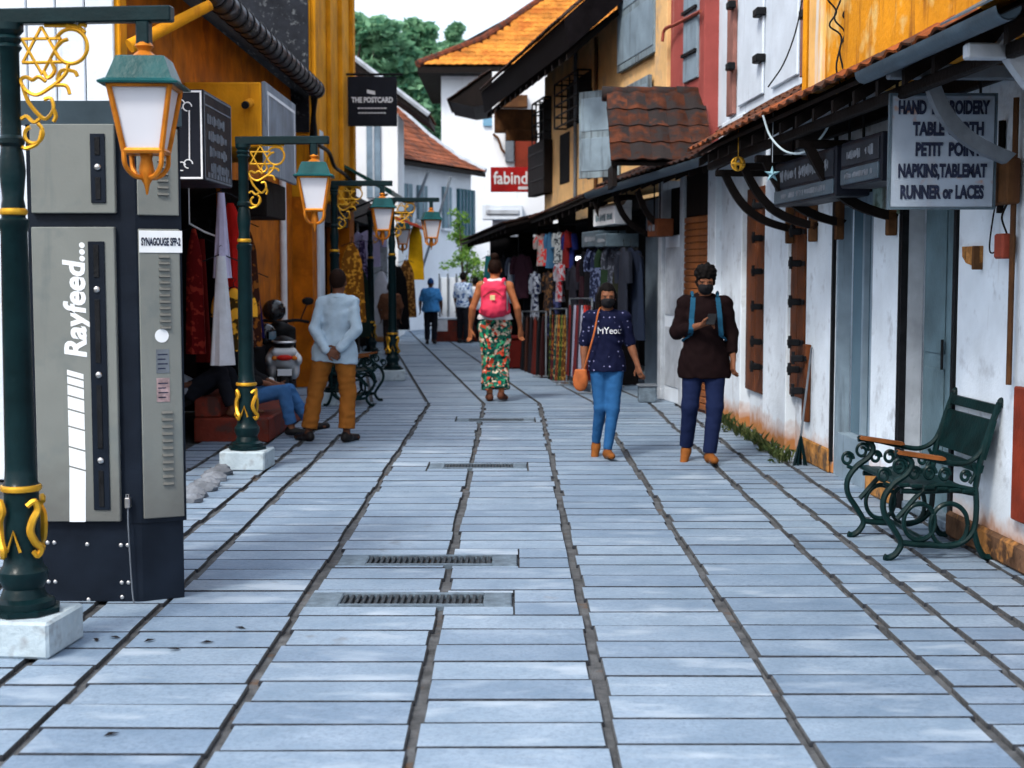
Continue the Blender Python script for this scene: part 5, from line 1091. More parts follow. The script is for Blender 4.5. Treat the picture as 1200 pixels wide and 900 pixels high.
def helmet(label, p, rz, mat):
    t = thing('helmet', label, 'helmet', p, rz); S = SDF((-.17, -.18, -.17), (.17, .18, .17), .009); S.ell((0, 0, 0), (.135, .155, .14), 0).box((0, -.16, -.01), (.09, .08, .05), .02, .02, True).plane((0, 0, -.115), (0, 0, -1)); link('shell', S.mesh('shell', mat), t)
    MB().prism([(.118 * sin(a), -.148 * cos(a) ** .5 if abs(a) < 1.5 else 0) for a in [-.8 + .2 * k for k in range(9)]] + [(.11 * sin(a), -.138 * cos(a) ** .5) for a in [.8 - .2 * k for k in range(9)]], (0, 0, -.055), (1, 0, 0), (0, 1, 0), (0, 0, .095)).build('visor', m_glass, t)
m_hel = M('gloss black helmet', (.012, .012, .014), .15, .1, 4, 0, coat=.6)
helmet('glossy black helmet perched on the scooter handlebar', PY(321, 364, 17.6), 2.6, m_hel); helmet('black helmet with silver trim lying on the scooter seat', PY(309, 392, 17.0), 1.2, m_hel)
# planter / bin box by the far piers
bx_ = thing('grey_bin_box', 'small grey concrete box standing by the pale pier', 'box', G(758, 471)); b = MB().box(-.11, .11, -.11, .11, 0, .2, .012); b.build('box', m_drain, bx_); MB().box(-.125, .125, -.125, .125, .2, .225, .008).build('lid', m_grwood, bx_)
# broom-like bundle leaning on the white pillar
br = thing('broom', 'thin broom leaning on the white pillar by the weeds', 'broom', G(938, 545)); MB().tube([(0, 0, .25), (.1, .1, 1.0)], .01, 6).build('handle', m_grwood, br)
b = MB()
for k in range(22): a = random.uniform(-.07, .07); b.tube([(.0, 0, .27), (a * 1.0, random.uniform(-.04, .04), 0.0)], .006, 4)
b.build('bristles', m_green, br)
# fallen leaves
for i, (u, v) in enumerate(((130, 861), (113, 750), (135, 747), (175, 751), (282, 736), (205, 761), (242, 753))):
    p = G(u, v, .004); o = MB().add([(-.03, 0, 0), (0, -.012, .006), (.035, 0, .002), (0, .014, .008)], [(0, 1, 2), (0, 2, 3)]).build('fallen_leaf', m_timber); o.location = p; o.rotation_euler.z = random.uniform(0, 3); tag(o, 'small dark fallen leaf lying on the grey paving', 'leaf', 'fallen leaves on the paving')

# ================================================================== CLOTHES ON DISPLAY
def garment_mesh(kind, w, L, seed):
    rg = random.Random(seed); b = MB(); n = 16; rows = 9; vs = []
    for i in range(rows + 1):
        t = i / rows
        if kind == 'shirt': hw = w * (.16 + .84 * min(1, t * 7)) if t < .15 else w * (.93 + .1 * t)
        elif kind == 'scarf': hw = w * (.35 + .65 * t)
        elif kind == 'trousers': hw = w * (.8 + .05 * sin(6 * t))
        else: hw = w * (.3 + .7 * min(1, t * 6)) * (.72 + .5 * t) if t < .5 else w * (.97 + .35 * (t - .5))
        for j in range(n):
            a = 2 * pi * j / n; fold = 1 + .22 * t * sin(5 * a + seed + 2 * t)
            vs.append((hw * cos(a), (.028 + .035 * t) * sin(a) * fold + .012 * sin(9 * cos(a) + seed) * t, -L * t))
    b.add(vs, [(i * n + j, i * n + (j + 1) % n, (i + 1) * n + (j + 1) % n, (i + 1) * n + j) for i in range(rows) for j in range(n)] + [tuple(range(n)), tuple(range(rows * n, rows * n + n))])
    if kind == 'shirt':
        for s in (-1, 1): b.tube(bez([(s * w * .8, 0, -L * .07), (s * w * 1.22, .01, -L * .28), (s * w * 1.3, .0, -L * .46)], 3), [.06, .065, .065, .06, .058, .056, .055], 8)
    return b
HANG = MB().tube([(-.17, 0, -.05), (0, 0, .02), (.17, 0, -.05)], .006, 5).tube(bez([(0, 0, .02), (0, 0, .06), (.02, 0, .08), (.0, 0, .1), (-.015, 0, .085)], 3), .004, 4).mesh('hanger', m_black)
gcache = {}; FAB = {}
def garment(label, kind, p, rz, col, w=.2, L=.65, col2=None, group=None, pk='plain', ps=18, seed=None):
    key = (kind, round(w, 2), round(L, 2), (seed or 0) % 3)
    if key not in gcache: gcache[key] = garment_mesh(kind, w, L, key[3] + 1).mesh('cloth', fabric('cloth base', '#888888'), True)
    fk = (col, str(col2), pk); 
    if fk not in FAB: FAB[fk] = fabric('cloth %d' % len(FAB), col, col2, ps, pk)
    t = thing('hanging_' + {'shirt': 'shirt', 'scarf': 'scarf', 'trousers': 'trousers', 'dress': 'dress'}[kind], label, {'shirt': 'shirt', 'scarf': 'scarf', 'trousers': 'trousers', 'dress': 'dress'}[kind], p, rz, group)
    link('cloth', gcache[key], t, mat=FAB[fk]); link('hanger', HANG, t); return t
# left shop
GL = 'garments hung at the left clothes shop'
for (lb, kd, u, v, Y, col, w, L, c2, ps) in (
    ('long pale lilac scarf hanging at the shop corner', 'scarf', 259, 226, 13.5, '#b9b4cf', .09, .80, None, 18), ('long white scarf with grey hem hanging low over the steps', 'scarf', 259, 300, 13.45, '#c9ccd2', .12, 1.03, None, 18),
    ('yellow printed shirt hanging next to the white scarf', 'shirt', 274, 338, 13.7, '#e0a030', .13, .60, '#3a2a10', 9), ('red long dress hanging behind the lilac scarf', 'dress', 270, 238, 13.9, '#b5201c', .14, .85, None, 18),
    ('deep red patterned dress hung next to the grey cabinet', 'dress', 227, 268, 13.7, '#5e0f10', .085, 1.2, '#8a2a20', 16), ('maroon scarf hanging second from the cabinet', 'scarf', 236, 280, 13.9, '#5a1210', .09, 1.2, None, 18),
    ('black long dress in the middle of the left shop', 'dress', 246, 270, 14.3, '#141216', .16, 1.5, None, 18), ('dark brown printed dress behind the lamp pole', 'dress', 284, 260, 14.9, '#3a2018', .17, 1.3, '#8a5020', 14), ('dark blue cloth hanging at the orange pier', 'scarf', 297, 320, 16.4, '#1d1a4a', .12, .75, None, 18)):
    garment(lb, kd, PY(u, v, Y), random.uniform(-.5, .5), col, w, L, c2, GL, 'plain', ps, seed=int(u))
rl_ = thing('display_rail', 'thin white rail across the front of the left clothes shop', 'rail', PY(225, 262, 13.55)); rl_.rotation_euler = (0, 0, 0)
wb(MB().tube([PY(222, 262, 13.55), PY(240, 272, 13.5), PY(265, 281, 13.5)], .009, 6), 'rod', m_inkwhite, rl_); wb(MB().tube([PY(222, 262, 13.55), (PY(222, 262, 13.55).x, 13.55, 2.6)], .006, 5), 'wire', m_inkwhite, rl_)
# tall orange building / far left shops
for (lb, kd, u, v, Y, col, w, L, c2) in (('long golden embroidered dress at the dark doorway', 'dress', 412, 285, 23.5, '#7a4a18', .2, 1.3, '#d09030'), ('white hanging dress behind the second bench', 'dress', 447, 318, 28.6, '#c8ccd8', .2, 1.3, None), ('yellow long dress hung high at the far left shops', 'dress', 487, 262, 30.6, '#dca818', .16, 1.2, None), ('patterned dark scarf behind the third lamp', 'scarf', 424, 282, 27.0, '#3a3050', .16, 1.2, '#8878a0'),
    ('pale lilac shirt high in the far left shops', 'shirt', 432, 270, 27.5, '#9a94b4', .22, .7, None), ('black dress at far left shops', 'dress', 466, 312, 29.2, '#121214', .22, 1.3, None), ('brown printed dress beside the yellow one', 'dress', 476, 305, 30.0, '#5a3a1c', .2, 1.2, '#a07038'), ('dark green dress nearest the tall orange building', 'dress', 420, 310, 25.6, '#1c2a24', .2, 1.3, None)):
    garment(lb, kd, PY(u, v, Y), random.uniform(-.5, .5), col, w, L, c2, 'garments at the far left shops', seed=int(u))
# right: upper row, middle row and rack rows of the dark clothes shops
GR = 'garments hung at the right clothes shops'  # high-row garment colours are darkened for the shade they hang in
def onf(u, out, v):  # point in front of the second right facade
    a = (u - 600) / F; Y = (4.926 - out) / (a + .164); return PY(u, v, Y)
R_ = pi / 2 + .45
for (lb, kd, u, v, out, col, w, L, c2) in (('white and red printed top in the high row', 'shirt', 636, 274, .35, '#8a8486', .13, .55, '#b03030'), ('pale blue top in the high row', 'shirt', 645, 272, .35, '#305474', .09, .6, None), ('white patterned top in the high row', 'shirt', 655, 272, .35, '#868e94', .1, .5, '#303840'), ('dark red top at the near end of the high row', 'shirt', 664, 270, .3, '#561416', .1, .6, None), ('royal blue top beside the dark red one', 'shirt', 668, 272, .25, '#161f50', .1, .6, None),
    ('white tee with red print in the middle row', 'shirt', 656, 308, .4, '#80838f', .14, .62, '#802028'), ('white and navy long top in the middle row', 'shirt', 627, 318, .4, '#8e98a8', .15, .85, '#18203a'), ('black and tan jacket in the middle row', 'shirt', 643, 318, .35, '#16161c', .18, .75, '#5a4028'), ('slate grey shirt by the far shop corner', 'shirt', 603, 300, .5, '#4a5468', .22, .8, None), ('pale grey scarf by the far shop corner', 'scarf', 598, 308, .6, '#8a98a8', .13, .75, None), ('plum shirt at the far shop corner', 'shirt', 611, 298, .45, '#3a2430', .2, .8, None), ('black jacket at the far shop corner', 'shirt', 590, 300, .5, '#14161c', .24, .9, None),
    ('teal cloth at the far shop entrance', 'scarf', 572, 300, .9, '#2a7a80', .2, .9, None), ('black coat in the far corner of the shops', 'dress', 618, 312, .3, '#101116', .2, 1.2, None), ('charcoal shirt below the high row', 'shirt', 672, 312, .3, '#1c1d26', .18, .8, None), ('dark plum shirt between the two rails', 'shirt', 684, 300, .3, '#24141c', .18, .85, None), ('black hooded top by the lit lamp', 'shirt', 692, 292, .3, '#0e0f14', .18, .85, None), ('navy striped shirt near the red rack', 'shirt', 701, 288, .3, '#171d33', .18, .8, '#4a5470'), ('grey checked shirt above the dark rack', 'shirt', 722, 284, .3, '#2a2e38', .17, .8, '#4c525e'), ('dark olive coat beside the navy jacket', 'dress', 727, 300, .35, '#1d2018', .17, 1.1, None), ('dark blue printed dress deep in the middle shop', 'dress', 650, 330, .1, '#161a2c', .2, 1.1, '#38406a'),
    ('dark green jacket hung high under the sign', 'shirt', 713, 290, .3, '#1c2c20', .16, .6, None), ('navy puffer jacket hung by the pale panel', 'shirt', 739, 290, .35, '#141a28', .17, .9, None), ('charcoal jacket hung just in front of the pale panel', 'shirt', 731, 290, .45, '#20242e', .2, 1.0, None), ('slate blue long coat near the woman in navy tee', 'dress', 747, 298, .3, '#1c2434', .15, 1.1, None)):
    garment(lb, kd, onf(u, out, v), R_ + random.uniform(-.3, .3), col, w, L, c2, GR, seed=int(u))
def rack(lb, u0, u1, v, out, cols, kind, L, w, lab):
    a, b = onf(u0, out, v), onf(u1, out, v); ra_ = thing('clothes_rack', lb, 'clothes rack', ((a.x + b.x) / 2, (a.y + b.y) / 2, 0), 0, 'clothes racks of the right shops'); k = MB()
    for p in (a, b): wb(MB().tube([(p.x, p.y, .03), (p.x, p.y, p.z)], .014, 6).tube([(p.x - .2, p.y, .03), (p.x + .2, p.y, .03)], .014, 6), 'stand', m_grwood, ra_); wb(MB().tube([a, b], .014, 6), 'rail', m_grwood, ra_)
    n = len(cols)
    for i, (c, c2) in enumerate(cols): q = a.lerp(b, (i + .5) / n); q.z -= .09; garment('%s, %s from its near end' % (lab, ORD[i]), kind, q, TH2 + pi - .2 + random.uniform(-.15, .15), c, w, L, c2, lab + ' group', seed=i)
rack('metal rack of long red and grey clothes behind the woman in navy tee', 694, 668, 350, .75, [('#3c1012', None), ('#8a1a1a', None), ('#a03028', None), ('#84889a', None), ('#2a2430', None), ('#5a2024', None), ('#7a7c90', None), ('#161820', None), ('#501818', None)], 'dress', 1.0, .15, 'long dress tightly packed on the red and grey rack')
rack('metal rack of patterned colourful trousers beside the red rack', 664, 645, 362, .7, [('#4a2c16', '#7a6030'), ('#1c331c', '#5e6028'), ('#58201a', '#8a6028'), ('#163630', '#7a7054'), ('#3c1620', '#74441e'), ('#121e1a', '#444e24')], 'trousers', 1.05, .15, 'patterned trousers packed on the colourful rack')
rack('dark rack of jackets under the high row of tops', 716, 700, 325, .25, [('#14161c', None), ('#20222c', None), ('#101216', None), ('#2a2a34', None), ('#181a24', None)], 'shirt', .85, .2, 'dark jacket packed on the rack behind the pale scarf rail')
rack('far rack of dark clothes near the woman with pink backpack', 640, 612, 365, .8, [('#2a1416', None), ('#14161a', None), ('#4a1a16', None), ('#1c1a20', None), ('#301c18', None), ('#101216', None)], 'dress', .95, .18, 'dark dress packed on the far rack')
for i, (u, v, out, c, lb) in enumerate(((612, 425, .75, '#4a1512', 'dark red cloth-covered trunk at the far shop front'), (632, 432, .5, '#2a1a14', 'brown cloth-covered trunk under the middle row'))):
    p = onf(u, out, v); t = thing('cloth_trunk', lb, 'trunk', (p.x, p.y, 0), TH2 - pi / 2); MB().box(-.3, .3, -.3, .3, 0, .5, .03).build('box', fabric('trunk cloth %d' % i, c), t); MB().box(-.32, .32, -.32, .32, .5, .55, .02).build('lid', fabric('trunk cloth %d' % i, c), t)
# tube lamps glowing inside the shop
for i, (u0, u1, v) in enumerate(((588, 602, 297), (676, 682, 303))):
    p = onf((u0 + u1) / 2, -.6, v); t = thing('shop_lamp', ['bright white tube lamp inside the far shop', 'small bright lamp inside the middle shop'][i], 'lamp', p, TH2); me = bpy.data.materials.new('lit tube'); me.use_nodes = True; q = me.node_tree.nodes['Principled BSDF']; q.inputs['Emission Color'].default_value = (.9, .95, 1, 1); q.inputs['Emission Strength'].default_value = 3
    MB().tube([(-.3, 0, 0), (.3, 0, 0)], .03, 8).build('tube', me, t, True); MB().box(-.32, .32, -.03, .03, .035, .07, .006).build('fitting', m_graywhite, t); MB().tube([(-.2, 0, .07), (-.2, 0, 2.62 - p.z)], .006, 4).tube([(.2, 0, .07), (.2, 0, 2.62 - p.z)], .006, 4).build('suspension', m_black, t)

# tangled service wires by the yellow bay
for i, pts in enumerate(([(985, 0), (978, 22), (990, 38), (984, 60), (992, 95)], [(970, 0), (980, 14), (972, 30), (986, 44), (980, 80), (990, 112)], [(1000, 0), (988, 18), (999, 30), (985, 52)])):
    tag(MB().tube(bez([PY(u, v, 8.9) for u, v in pts], 6), .006, 5).build('service_wire', m_black), ['thin black wire dropping past the yellow bay corner to the eave', 'longest looping black wire at the yellow bay corner', 'short curled black wire high at the yellow bay corner'][i], 'wire', 'tangled wires at the yellow bay')
# ================================================================== PEOPLE
def skin(name, col): return M(name, col, .5, .12, 14, .05, 60)
V3 = lambda *a: np.array(a, float)
BASE = dict(pelvis=(0, 0, .93), waist=(0, 0, 1.08), chest=(0, .005, 1.26), neck=(0, .02, 1.42), head=(0, -.012, 1.585),
            shL=(-.17, .012, 1.385), elL=(-.215, .03, 1.11), wrL=(-.225, -.03, .88), fL=(0, -.15, -1), nL=(1, 0, 0), cL=35,
            shR=(.17, .012, 1.385), elR=(.215, .03, 1.11), wrR=(.225, -.03, .88), fR=(0, -.15, -1), nR=(-1, 0, 0), cR=35,
            hipL=(-.088, 0, .90), knL=(-.095, -.012, .49), anL=(-.095, .025, .09), tL=(-.15, -1, 0), hipR=(.088, 0, .90), knR=(.095, -.012, .49), anR=(.095, .025, .09), tR=(.15, -1, 0))
def unit_(v): v = np.array(v, float); return v / np.linalg.norm(v)
def rotv(v, k, a): return v * cos(a) + np.cross(k, v) * sin(a) + k * (k @ v) * (1 - cos(a))
def hand(S, w, d, n, curl, side):
    w = np.array(w, float); d = unit_(d); n = np.array(n, float); n = unit_(n - d * (n @ d)); s = np.cross(d, n)
    for o in (-.024, 0, .024): S.cap(w + d * .01 + s * o * .5, w + d * .085 + s * o, .017, .0145, .012)
    for o, L in ((-.031, .058), (-.0105, .074), (.0105, .078), (.031, .066)):
        p = w + d * .088 + s * o; a = radians(curl); d1 = rotv(d, s, -a * .6); q = p + d1 * L * .55; d2 = rotv(d, s, -a * 1.6); S.cap(p, q, .0092, .0085, .004).cap(q, q + d2 * L * .5, .0085, .0072, .004)
    p = w + d * .03 + s * .026; q = p + d * .035 + s * .03 + n * .012; S.cap(p, q, .0125, .0105, .01).cap(q, q + d * .032 + n * .008 + s * .004, .0105, .009, .005)
def person(label, loc, rz, H, pose, out, group=None, h=.0075, name='person'):
    J = dict(BASE); J.update(pose); J = {k: (np.array(v, float) if not np.isscalar(v) else v) for k, v in J.items()}
    t = thing(name, label, 'person', loc, rz, group, H / 1.70)
    pts = np.array([v for k, v in J.items() if not np.isscalar(v) and k[0] not in 'fnt' or k in ('neck',)]); lo, hi = pts.min(0) - .26, pts.max(0) + .26; lo[2] = min(lo[2], pts[:, 2].min() - .14)
    sp = unit_(J['chest'] - J['pelvis']); fat = out.get('fat', 1.0); hd = J['head']; hup = unit_(J['head'] - J['neck'] + V3(0, .03, 0)); fwd = np.array(out.get('face', (0, -1, 0)), float); fwd = unit_(fwd - hup * (fwd @ hup)); sd = np.cross(fwd, hup); hp = lambda f, s, u: hd + fwd * f + sd * s + hup * u
    # ---- body: one continuous surface
    S = SDF(lo, hi, h)
    S.ell(J['pelvis'], (.14 * fat, .09 * fat, .11), .05, sp).ell(J['waist'], (.115 * fat, .082 * fat, .15), .06, sp).ell(J['chest'], (.145 * fat, .092 * fat, .17), .06, sp)
    S.cap(J['shL'], J['neck'], .05, .055, .05).cap(J['shR'], J['neck'], .05, .055, .05).cap(J['neck'] - sp * .04, hd - hup * .05, .056, .05, .03)
    S.ell(hp(0, 0, .015), (.073, .090, .105), .02, hup).ell(hp(.028, 0, -.06), (.052, .055, .055), .03, hup).cap(hp(.085, 0, .0), hp(.103, 0, -.032), .009, .0135, .012).cap(hp(.078, -.02, -.068), hp(.078, .02, -.068), .008, .008, .008)
    for s in (-1, 1): S.ell(hp(-.008, s * .076, -.012), (.011, .022, .03), .008, hup).ell(hp(.088, s * .031, .002), (.016, .012, .01), .008, hup, True).cap(hp(.076, s * .048, .018), hp(.084, s * .014, .02), .009, .009, .012)
    for q in 'LR':
        a, b, c = J['sh' + q], J['el' + q], J['wr' + q]; S.cap(a, b, .05, .039, .03).cap(b, c, .04, .026, .02).ell(b + (c - b) * .3, (.038, .038, .09), .02, c - b); hand(S, c, J['f' + q], J['n' + q], J['c' + q], q)
        a, b, c = J['hip' + q], J['kn' + q], J['an' + q]; S.cap(a, b, .085, .054, .04).cap(b, c, .052, .036, .03).ell(b + (c - b) * .32 + V3(0, .018, 0), (.05, .05, .13), .03, c - b)
        tv = unit_(J['t' + q]); S.cap(c - tv * .03 + V3(0, 0, -.035), c + tv * .13 + V3(0, 0, -.05) + V3(0, 0, tv[2] * .02), .036, .028, .03).ell(c + tv * .16 + V3(0, 0, -.06), (.042, .035, .02), .02)
    if out.get('barefoot') is None: pass
    link('body', S.mesh('body', out['skin']), t); hs_ = max(h, .008)
    # ---- eyes
    if out.get('eyes', 1):
        for s in (-1, 1): MB().ell(hp(.078, s * .031, .003), (.011, .009, .007), 8, 6).build('eye', m_eye, t, True)
    # ---- trousers
    if 'pants' in out:
        m, r, en, fl = out['pants']; S = SDF(lo, hi, hs_)
        S.ell(J['pelvis'] + sp * .02, (.162 * fat, .116 * fat, .125), .04, sp)
        for q in 'LR':
            a, b, c = J['hip' + q], J['kn' + q], J['an' + q]; e = c + (b - c) * en; S.cap(a, b, .095 * r, .068 * r, .04).cap(b, e, .068 * r, (.05 * r if fl is None else fl), .025)
        S.plane(J['pelvis'] + sp * (.11 if out.get('shirt', (0, 0, 0, 0))[3] < .06 else -.01), sp).folds(out.get('fold', .0042), 46, 17, 1)
        for q in 'LR':
            b, c = J['kn' + q], J['an' + q]; e = c + (b - c) * (en - .015); d = unit_(c - b); x, y, z = np.meshgrid(*S.ax, indexing='ij', sparse=True); near = (x - e[0]) ** 2 + (y - e[1]) ** 2 + (z - e[2]) ** 2 < .16 ** 2; S.D = np.where(near, np.maximum(S.D, (x - e[0]) * d[0] + (y - e[1]) * d[1] + (z - e[2]) * d[2]), S.D)
        link('trousers', S.mesh('trousers', m), t)
    # ---- shirt
    if 'shirt' in out:
        m, r, sl, hem = out['shirt']; S = SDF(lo, hi, hs_); dn = J['pelvis'] - sp * hem
        S.ell(J['chest'], (.172 * r * fat, .122 * r * fat, .195), .05, sp).ell(J['waist'], (.15 * r * fat, .112 * r * fat, .18), .06, sp).ell(J['pelvis'] - sp * hem * .6, (max(.17 * r * fat, .088 + .098 * out['pants'][1] + (.036 if hem > .1 else .01)), max(.128 * r * fat, .1 * out['pants'][1] + (.025 if hem > .1 else .008)), .20 + hem * .6), .05, sp)
        kk = 1.0 if sl > 0 else .55
        S.cap(J['neck'] + (J['shL'] - J['neck']) * kk, J['neck'] - sp * .01, .061, .066, .04).cap(J['neck'] + (J['shR'] - J['neck']) * kk, J['neck'] - sp * .01, .061, .066, .04)
        for q in 'LR':
            a, b, c = J['sh' + q], J['el' + q], J['wr' + q]
            if sl <= 0: continue
            e = a + (b - a) * min(1, sl); S.cap(a, e, .058 * r, .053 * r, .025)
            if sl > 1: S.cap(b, b + (c - b) * (sl - 1), .055 * r, .042 * r, .02)
        S.plane(dn, -sp).folds(out.get('sfold', .005), 30, 15, out.get('seed', 2)); S.ell(J['neck'] + sp * .07 + fwd * .025, (.062, .07, .06), 0, sp, True)
        ob = link('shirt', S.mesh('shirt', m), t); t['_s'] = 0; SH[label] = S
        if out.get('collar'): MB().tube([tuple(J['neck'] + sp * (.03 + .012 * cos(a)) + V3(.066 * sin(a), -.066 * cos(a), 0)) for a in [2 * pi * k / 18 for k in range(19)]], .014, 6).build('collar', m, t, True)
    if 'skirt' in out: pass
    # ---- shoes
    if 'shoe' in out:
        for q in 'LR':
            c = J['an' + q]; tv = unit_(J['t' + q]); S = SDF(c - .22, c + .22, .007); dz = V3(0, 0, -.045)
            S.cap(c - tv * .035 + dz, c + tv * .03 + dz, .042, .042, .02).cap(c + tv * .03 + dz, c + tv * .185 + dz + V3(0, 0, -.014), .042, .034, .02).cap(c - tv * .02 - V3(0, 0, .015), c - tv * .005 + dz, .036, .043, .02)
            up = np.cross(np.cross(tv, V3(0, 0, 1)), tv); up = unit_(up); S.plane(c - up * .088, -up).ell(c + up * .035, (.034, .034, .03), 0, None, True); so = link('shoe', S.mesh('shoe', out['shoe']), t)
            if out.get('sole') is not None:
                Z = SDF(c - .22, c + .22, .007); Z.cap(c - tv * .035 + dz, c + tv * .165 + dz, .046, .042, .01).plane(c - up * .072, up).plane(c - up * .092, -up); link('sole', Z.mesh('sole', out['sole']), so)
    # ---- hair
    if 'hair' in out:
        m, st = out['hair']; S = SDF(hd - .3 if st != 'long' else hd - .45, hd + .24, .007); S.ell(hp(-.012, 0, .032), (.083, .099, .108), 0, hup)
        S.box(hp(.105, 0, -.035), (.075, .068, .098), 0, .02, True) if abs(fwd[1]) > .9 else S.ell(hp(.10, 0, -.04), (.075, .075, .09), 0, None, True)
        S.plane(hp(-.02, 0, -.085 if st != 'cap' else .0), -hup)
        if st == 'bun': S.ell(hp(-.05, 0, .15), (.05, .05, .045), .02)
        if st == 'curly': S.ell(hp(.0, 0, .075), (.09, .1, .075), .02); S.folds(.007, 90, 80, 1)
        if st == 'long': S.cap(hp(-.04, -.06, .0), hp(-.06, -.075, -.22), .04, .035, .04).cap(hp(-.05, .06, .0), hp(-.06, .075, -.24), .04, .035, .04).cap(hp(-.06, 0, 0), hp(-.08, 0, -.24), .06, .05, .04); S.folds(.004, 20, 90, 1)
        link('hair' if st != 'cap' else 'cap', S.mesh('hair', m), t)
        if st == 'cap': MB().prism([(.08 * sin(a), -.08 * cos(a)) for a in [-1.2 + .24 * k for k in range(11)]], tuple(hp(.05, 0, .03)), tuple(sd), tuple(-fwd * 1.6), tuple(hup * .01)).build('cap_peak', m, t)
    if 'mask' in out:
        S = SDF(hd - .2, hd + .2, .006); S.ell(hp(.036, 0, -.052), (.066, .072, .062), 0, hup).cap(hp(.09, 0, -.01), hp(.105, 0, -.035), .016, .018, .02).plane(hp(0, 0, -.012), hup).plane(hp(.0, 0, 0), -fwd); link('face_mask', S.mesh('face_mask', out['mask']), t)
        MB().tube(bez([tuple(hp(.05, -.062, -.03)), tuple(hp(0, -.083, -.01)), tuple(hp(-.02, -.084, .0))]), .003, 4).tube(bez([tuple(hp(.05, .062, -.03)), tuple(hp(0, .083, -.01)), tuple(hp(-.02, .084, 0))]), .003, 4).build('mask_strap', out['mask'], t)
    return t
SH = {}
m_eye = M('eye', (.03, .02, .015), .2, .1, 5, 0); m_hair = M('black hair', (.006, .005, .005), .7, .3, 60, .3, 90, spec=.04); m_hairb = M('dark brown hair', (.014, .007, .005), .7, .3, 60, .3, 90, spec=.05)
sk1 = skin('skin brown', (.16, .065, .035)); sk2 = skin('skin dark brown', (.10, .042, .025)); sk3 = skin('skin tan', (.34, .12, .05)); m_blackshoe = M('black leather', (.014, .013, .014), .35, .2, 9, .1, 50); m_tanshoe = M('tan suede', (.17, .058, .013), .8, .2, 12, .2, 60); m_solew = M('pale sole', (.45, .40, .33), .7); m_sandal = M('brown sandal', (.10, .035, .02), .6)
# 1 man in pale shirt, back to the camera
f0 = G(383, 518)
p1 = person('man in pale blue shirt and tan trousers standing with hands behind his back', (PY(392, 400, f0.y).x, f0.y + .05, 0), pi + radians(-8), 1.66,
    dict(elL=(-.235, .07, 1.12), wrL=(-.085, .17, .93), fL=(.95, .1, -.35), nL=(0, .9, .2), cL=50, elR=(.185, .08, 1.12), wrR=(.035, .185, .91), fR=(-.95, .1, -.4), nR=(0, .9, .2), cR=50,
         hipL=(-.09, 0, .9), knL=(-.12, -.02, .49), anL=(-.115, .03, .09), tL=(-.35, -1, 0), hipR=(.1, 0, .9), knR=(.21, -.015, .49), anR=(.275, .03, .09), tR=(1, -.75, 0), chest=(-.03, .0, 1.26), waist=(-.01, 0, 1.08), neck=(-.035, .02, 1.42), head=(-.03, -.02, 1.58), shL=(-.18, .012, 1.385), shR=(.12, .012, 1.385)),
    dict(skin=sk2, shirt=(fabric('pale blue shirt', (.33, .44, .54)), 1.02, 1.93, .13), pants=(fabric('tan trousers', (.26, .095, .018)), 1.12, .12, .078), shoe=m_blackshoe, hair=(m_hairb, 'short'), collar=1, sfold=.0045, fold=.004, fat=.93, eyes=1))
# 2 woman with pink backpack walking away
f0 = G(581, 470); wl_ = (PY(580, 400, f0.y).x, f0.y, 0)
p2 = person('woman in floral trousers and white top walking away along the street', wl_, pi + radians(-4), 1.80,
    dict(elL=(-.27, .05, 1.12), wrL=(-.30, -.06, .88), nL=(.7, -.7, 0), elR=(.265, .04, 1.12), wrR=(.30, -.05, .87), nR=(-.7, -.7, 0), knL=(-.08, -.06, .49), anL=(-.08, .05, .11), tL=(-.2, -1, -.1), knR=(.07, .0, .49), anR=(.065, .0, .09), tR=(.2, -1, 0)),
    dict(skin=sk3, shirt=(fabric('white vest', (.60, .60, .64)), .98, 0, -.06), pants=(fabric('floral cloth', (.012, .11, .085), ['#b9402a', '#0c2a28', '#c9b9a4', '#2f8a62', '#0f4a3e'], 15), 1.2, .13, .098), shoe=m_sandal, hair=(m_hairb, 'bun'), fold=.006, fat=.96))
bp = thing('pink_backpack', 'bright coral pink backpack worn by the woman in floral trousers', 'backpack', wl_, pi + radians(-4), None, 1.8 / 1.7); m_bp = fabric('coral nylon', (.68, .045, .10), rough=.6)
S = SDF((-.25, .05, .9), (.25, .4, 1.5), .009); S.box((0, .19, 1.22), (.15, .08, .2), .02, .07).ell((0, .25, 1.12), (.13, .08, .11), .03).box((0, .20, 1.38), (.10, .06, .06), .04, .05).folds(.004, 34, 22, 3); link('bag', S.mesh('bag', m_bp), bp)
for s in (-1, 1): MB().tube(bez([(s * .09, .14, 1.40), (s * .115, .05, 1.465), (s * .125, -.09, 1.36), (s * .14, -.11, 1.2), (s * .17, .02, 1.08), (s * .13, .14, 1.06)]), .022, 6).build('strap', m_bp, bp, True)
MB().box(-.03, .03, .335, .345, 1.22, 1.28, .004).build('patch', M('pale yellow patch', (.75, .62, .30), .6), bp); bp.children[-1].location.y = -.005
MB().tube(bez([(-.12, .27, 1.26), (0, .285, 1.33), (.12, .27, 1.26)]), .005, 5).build('zip', m_red, bp)
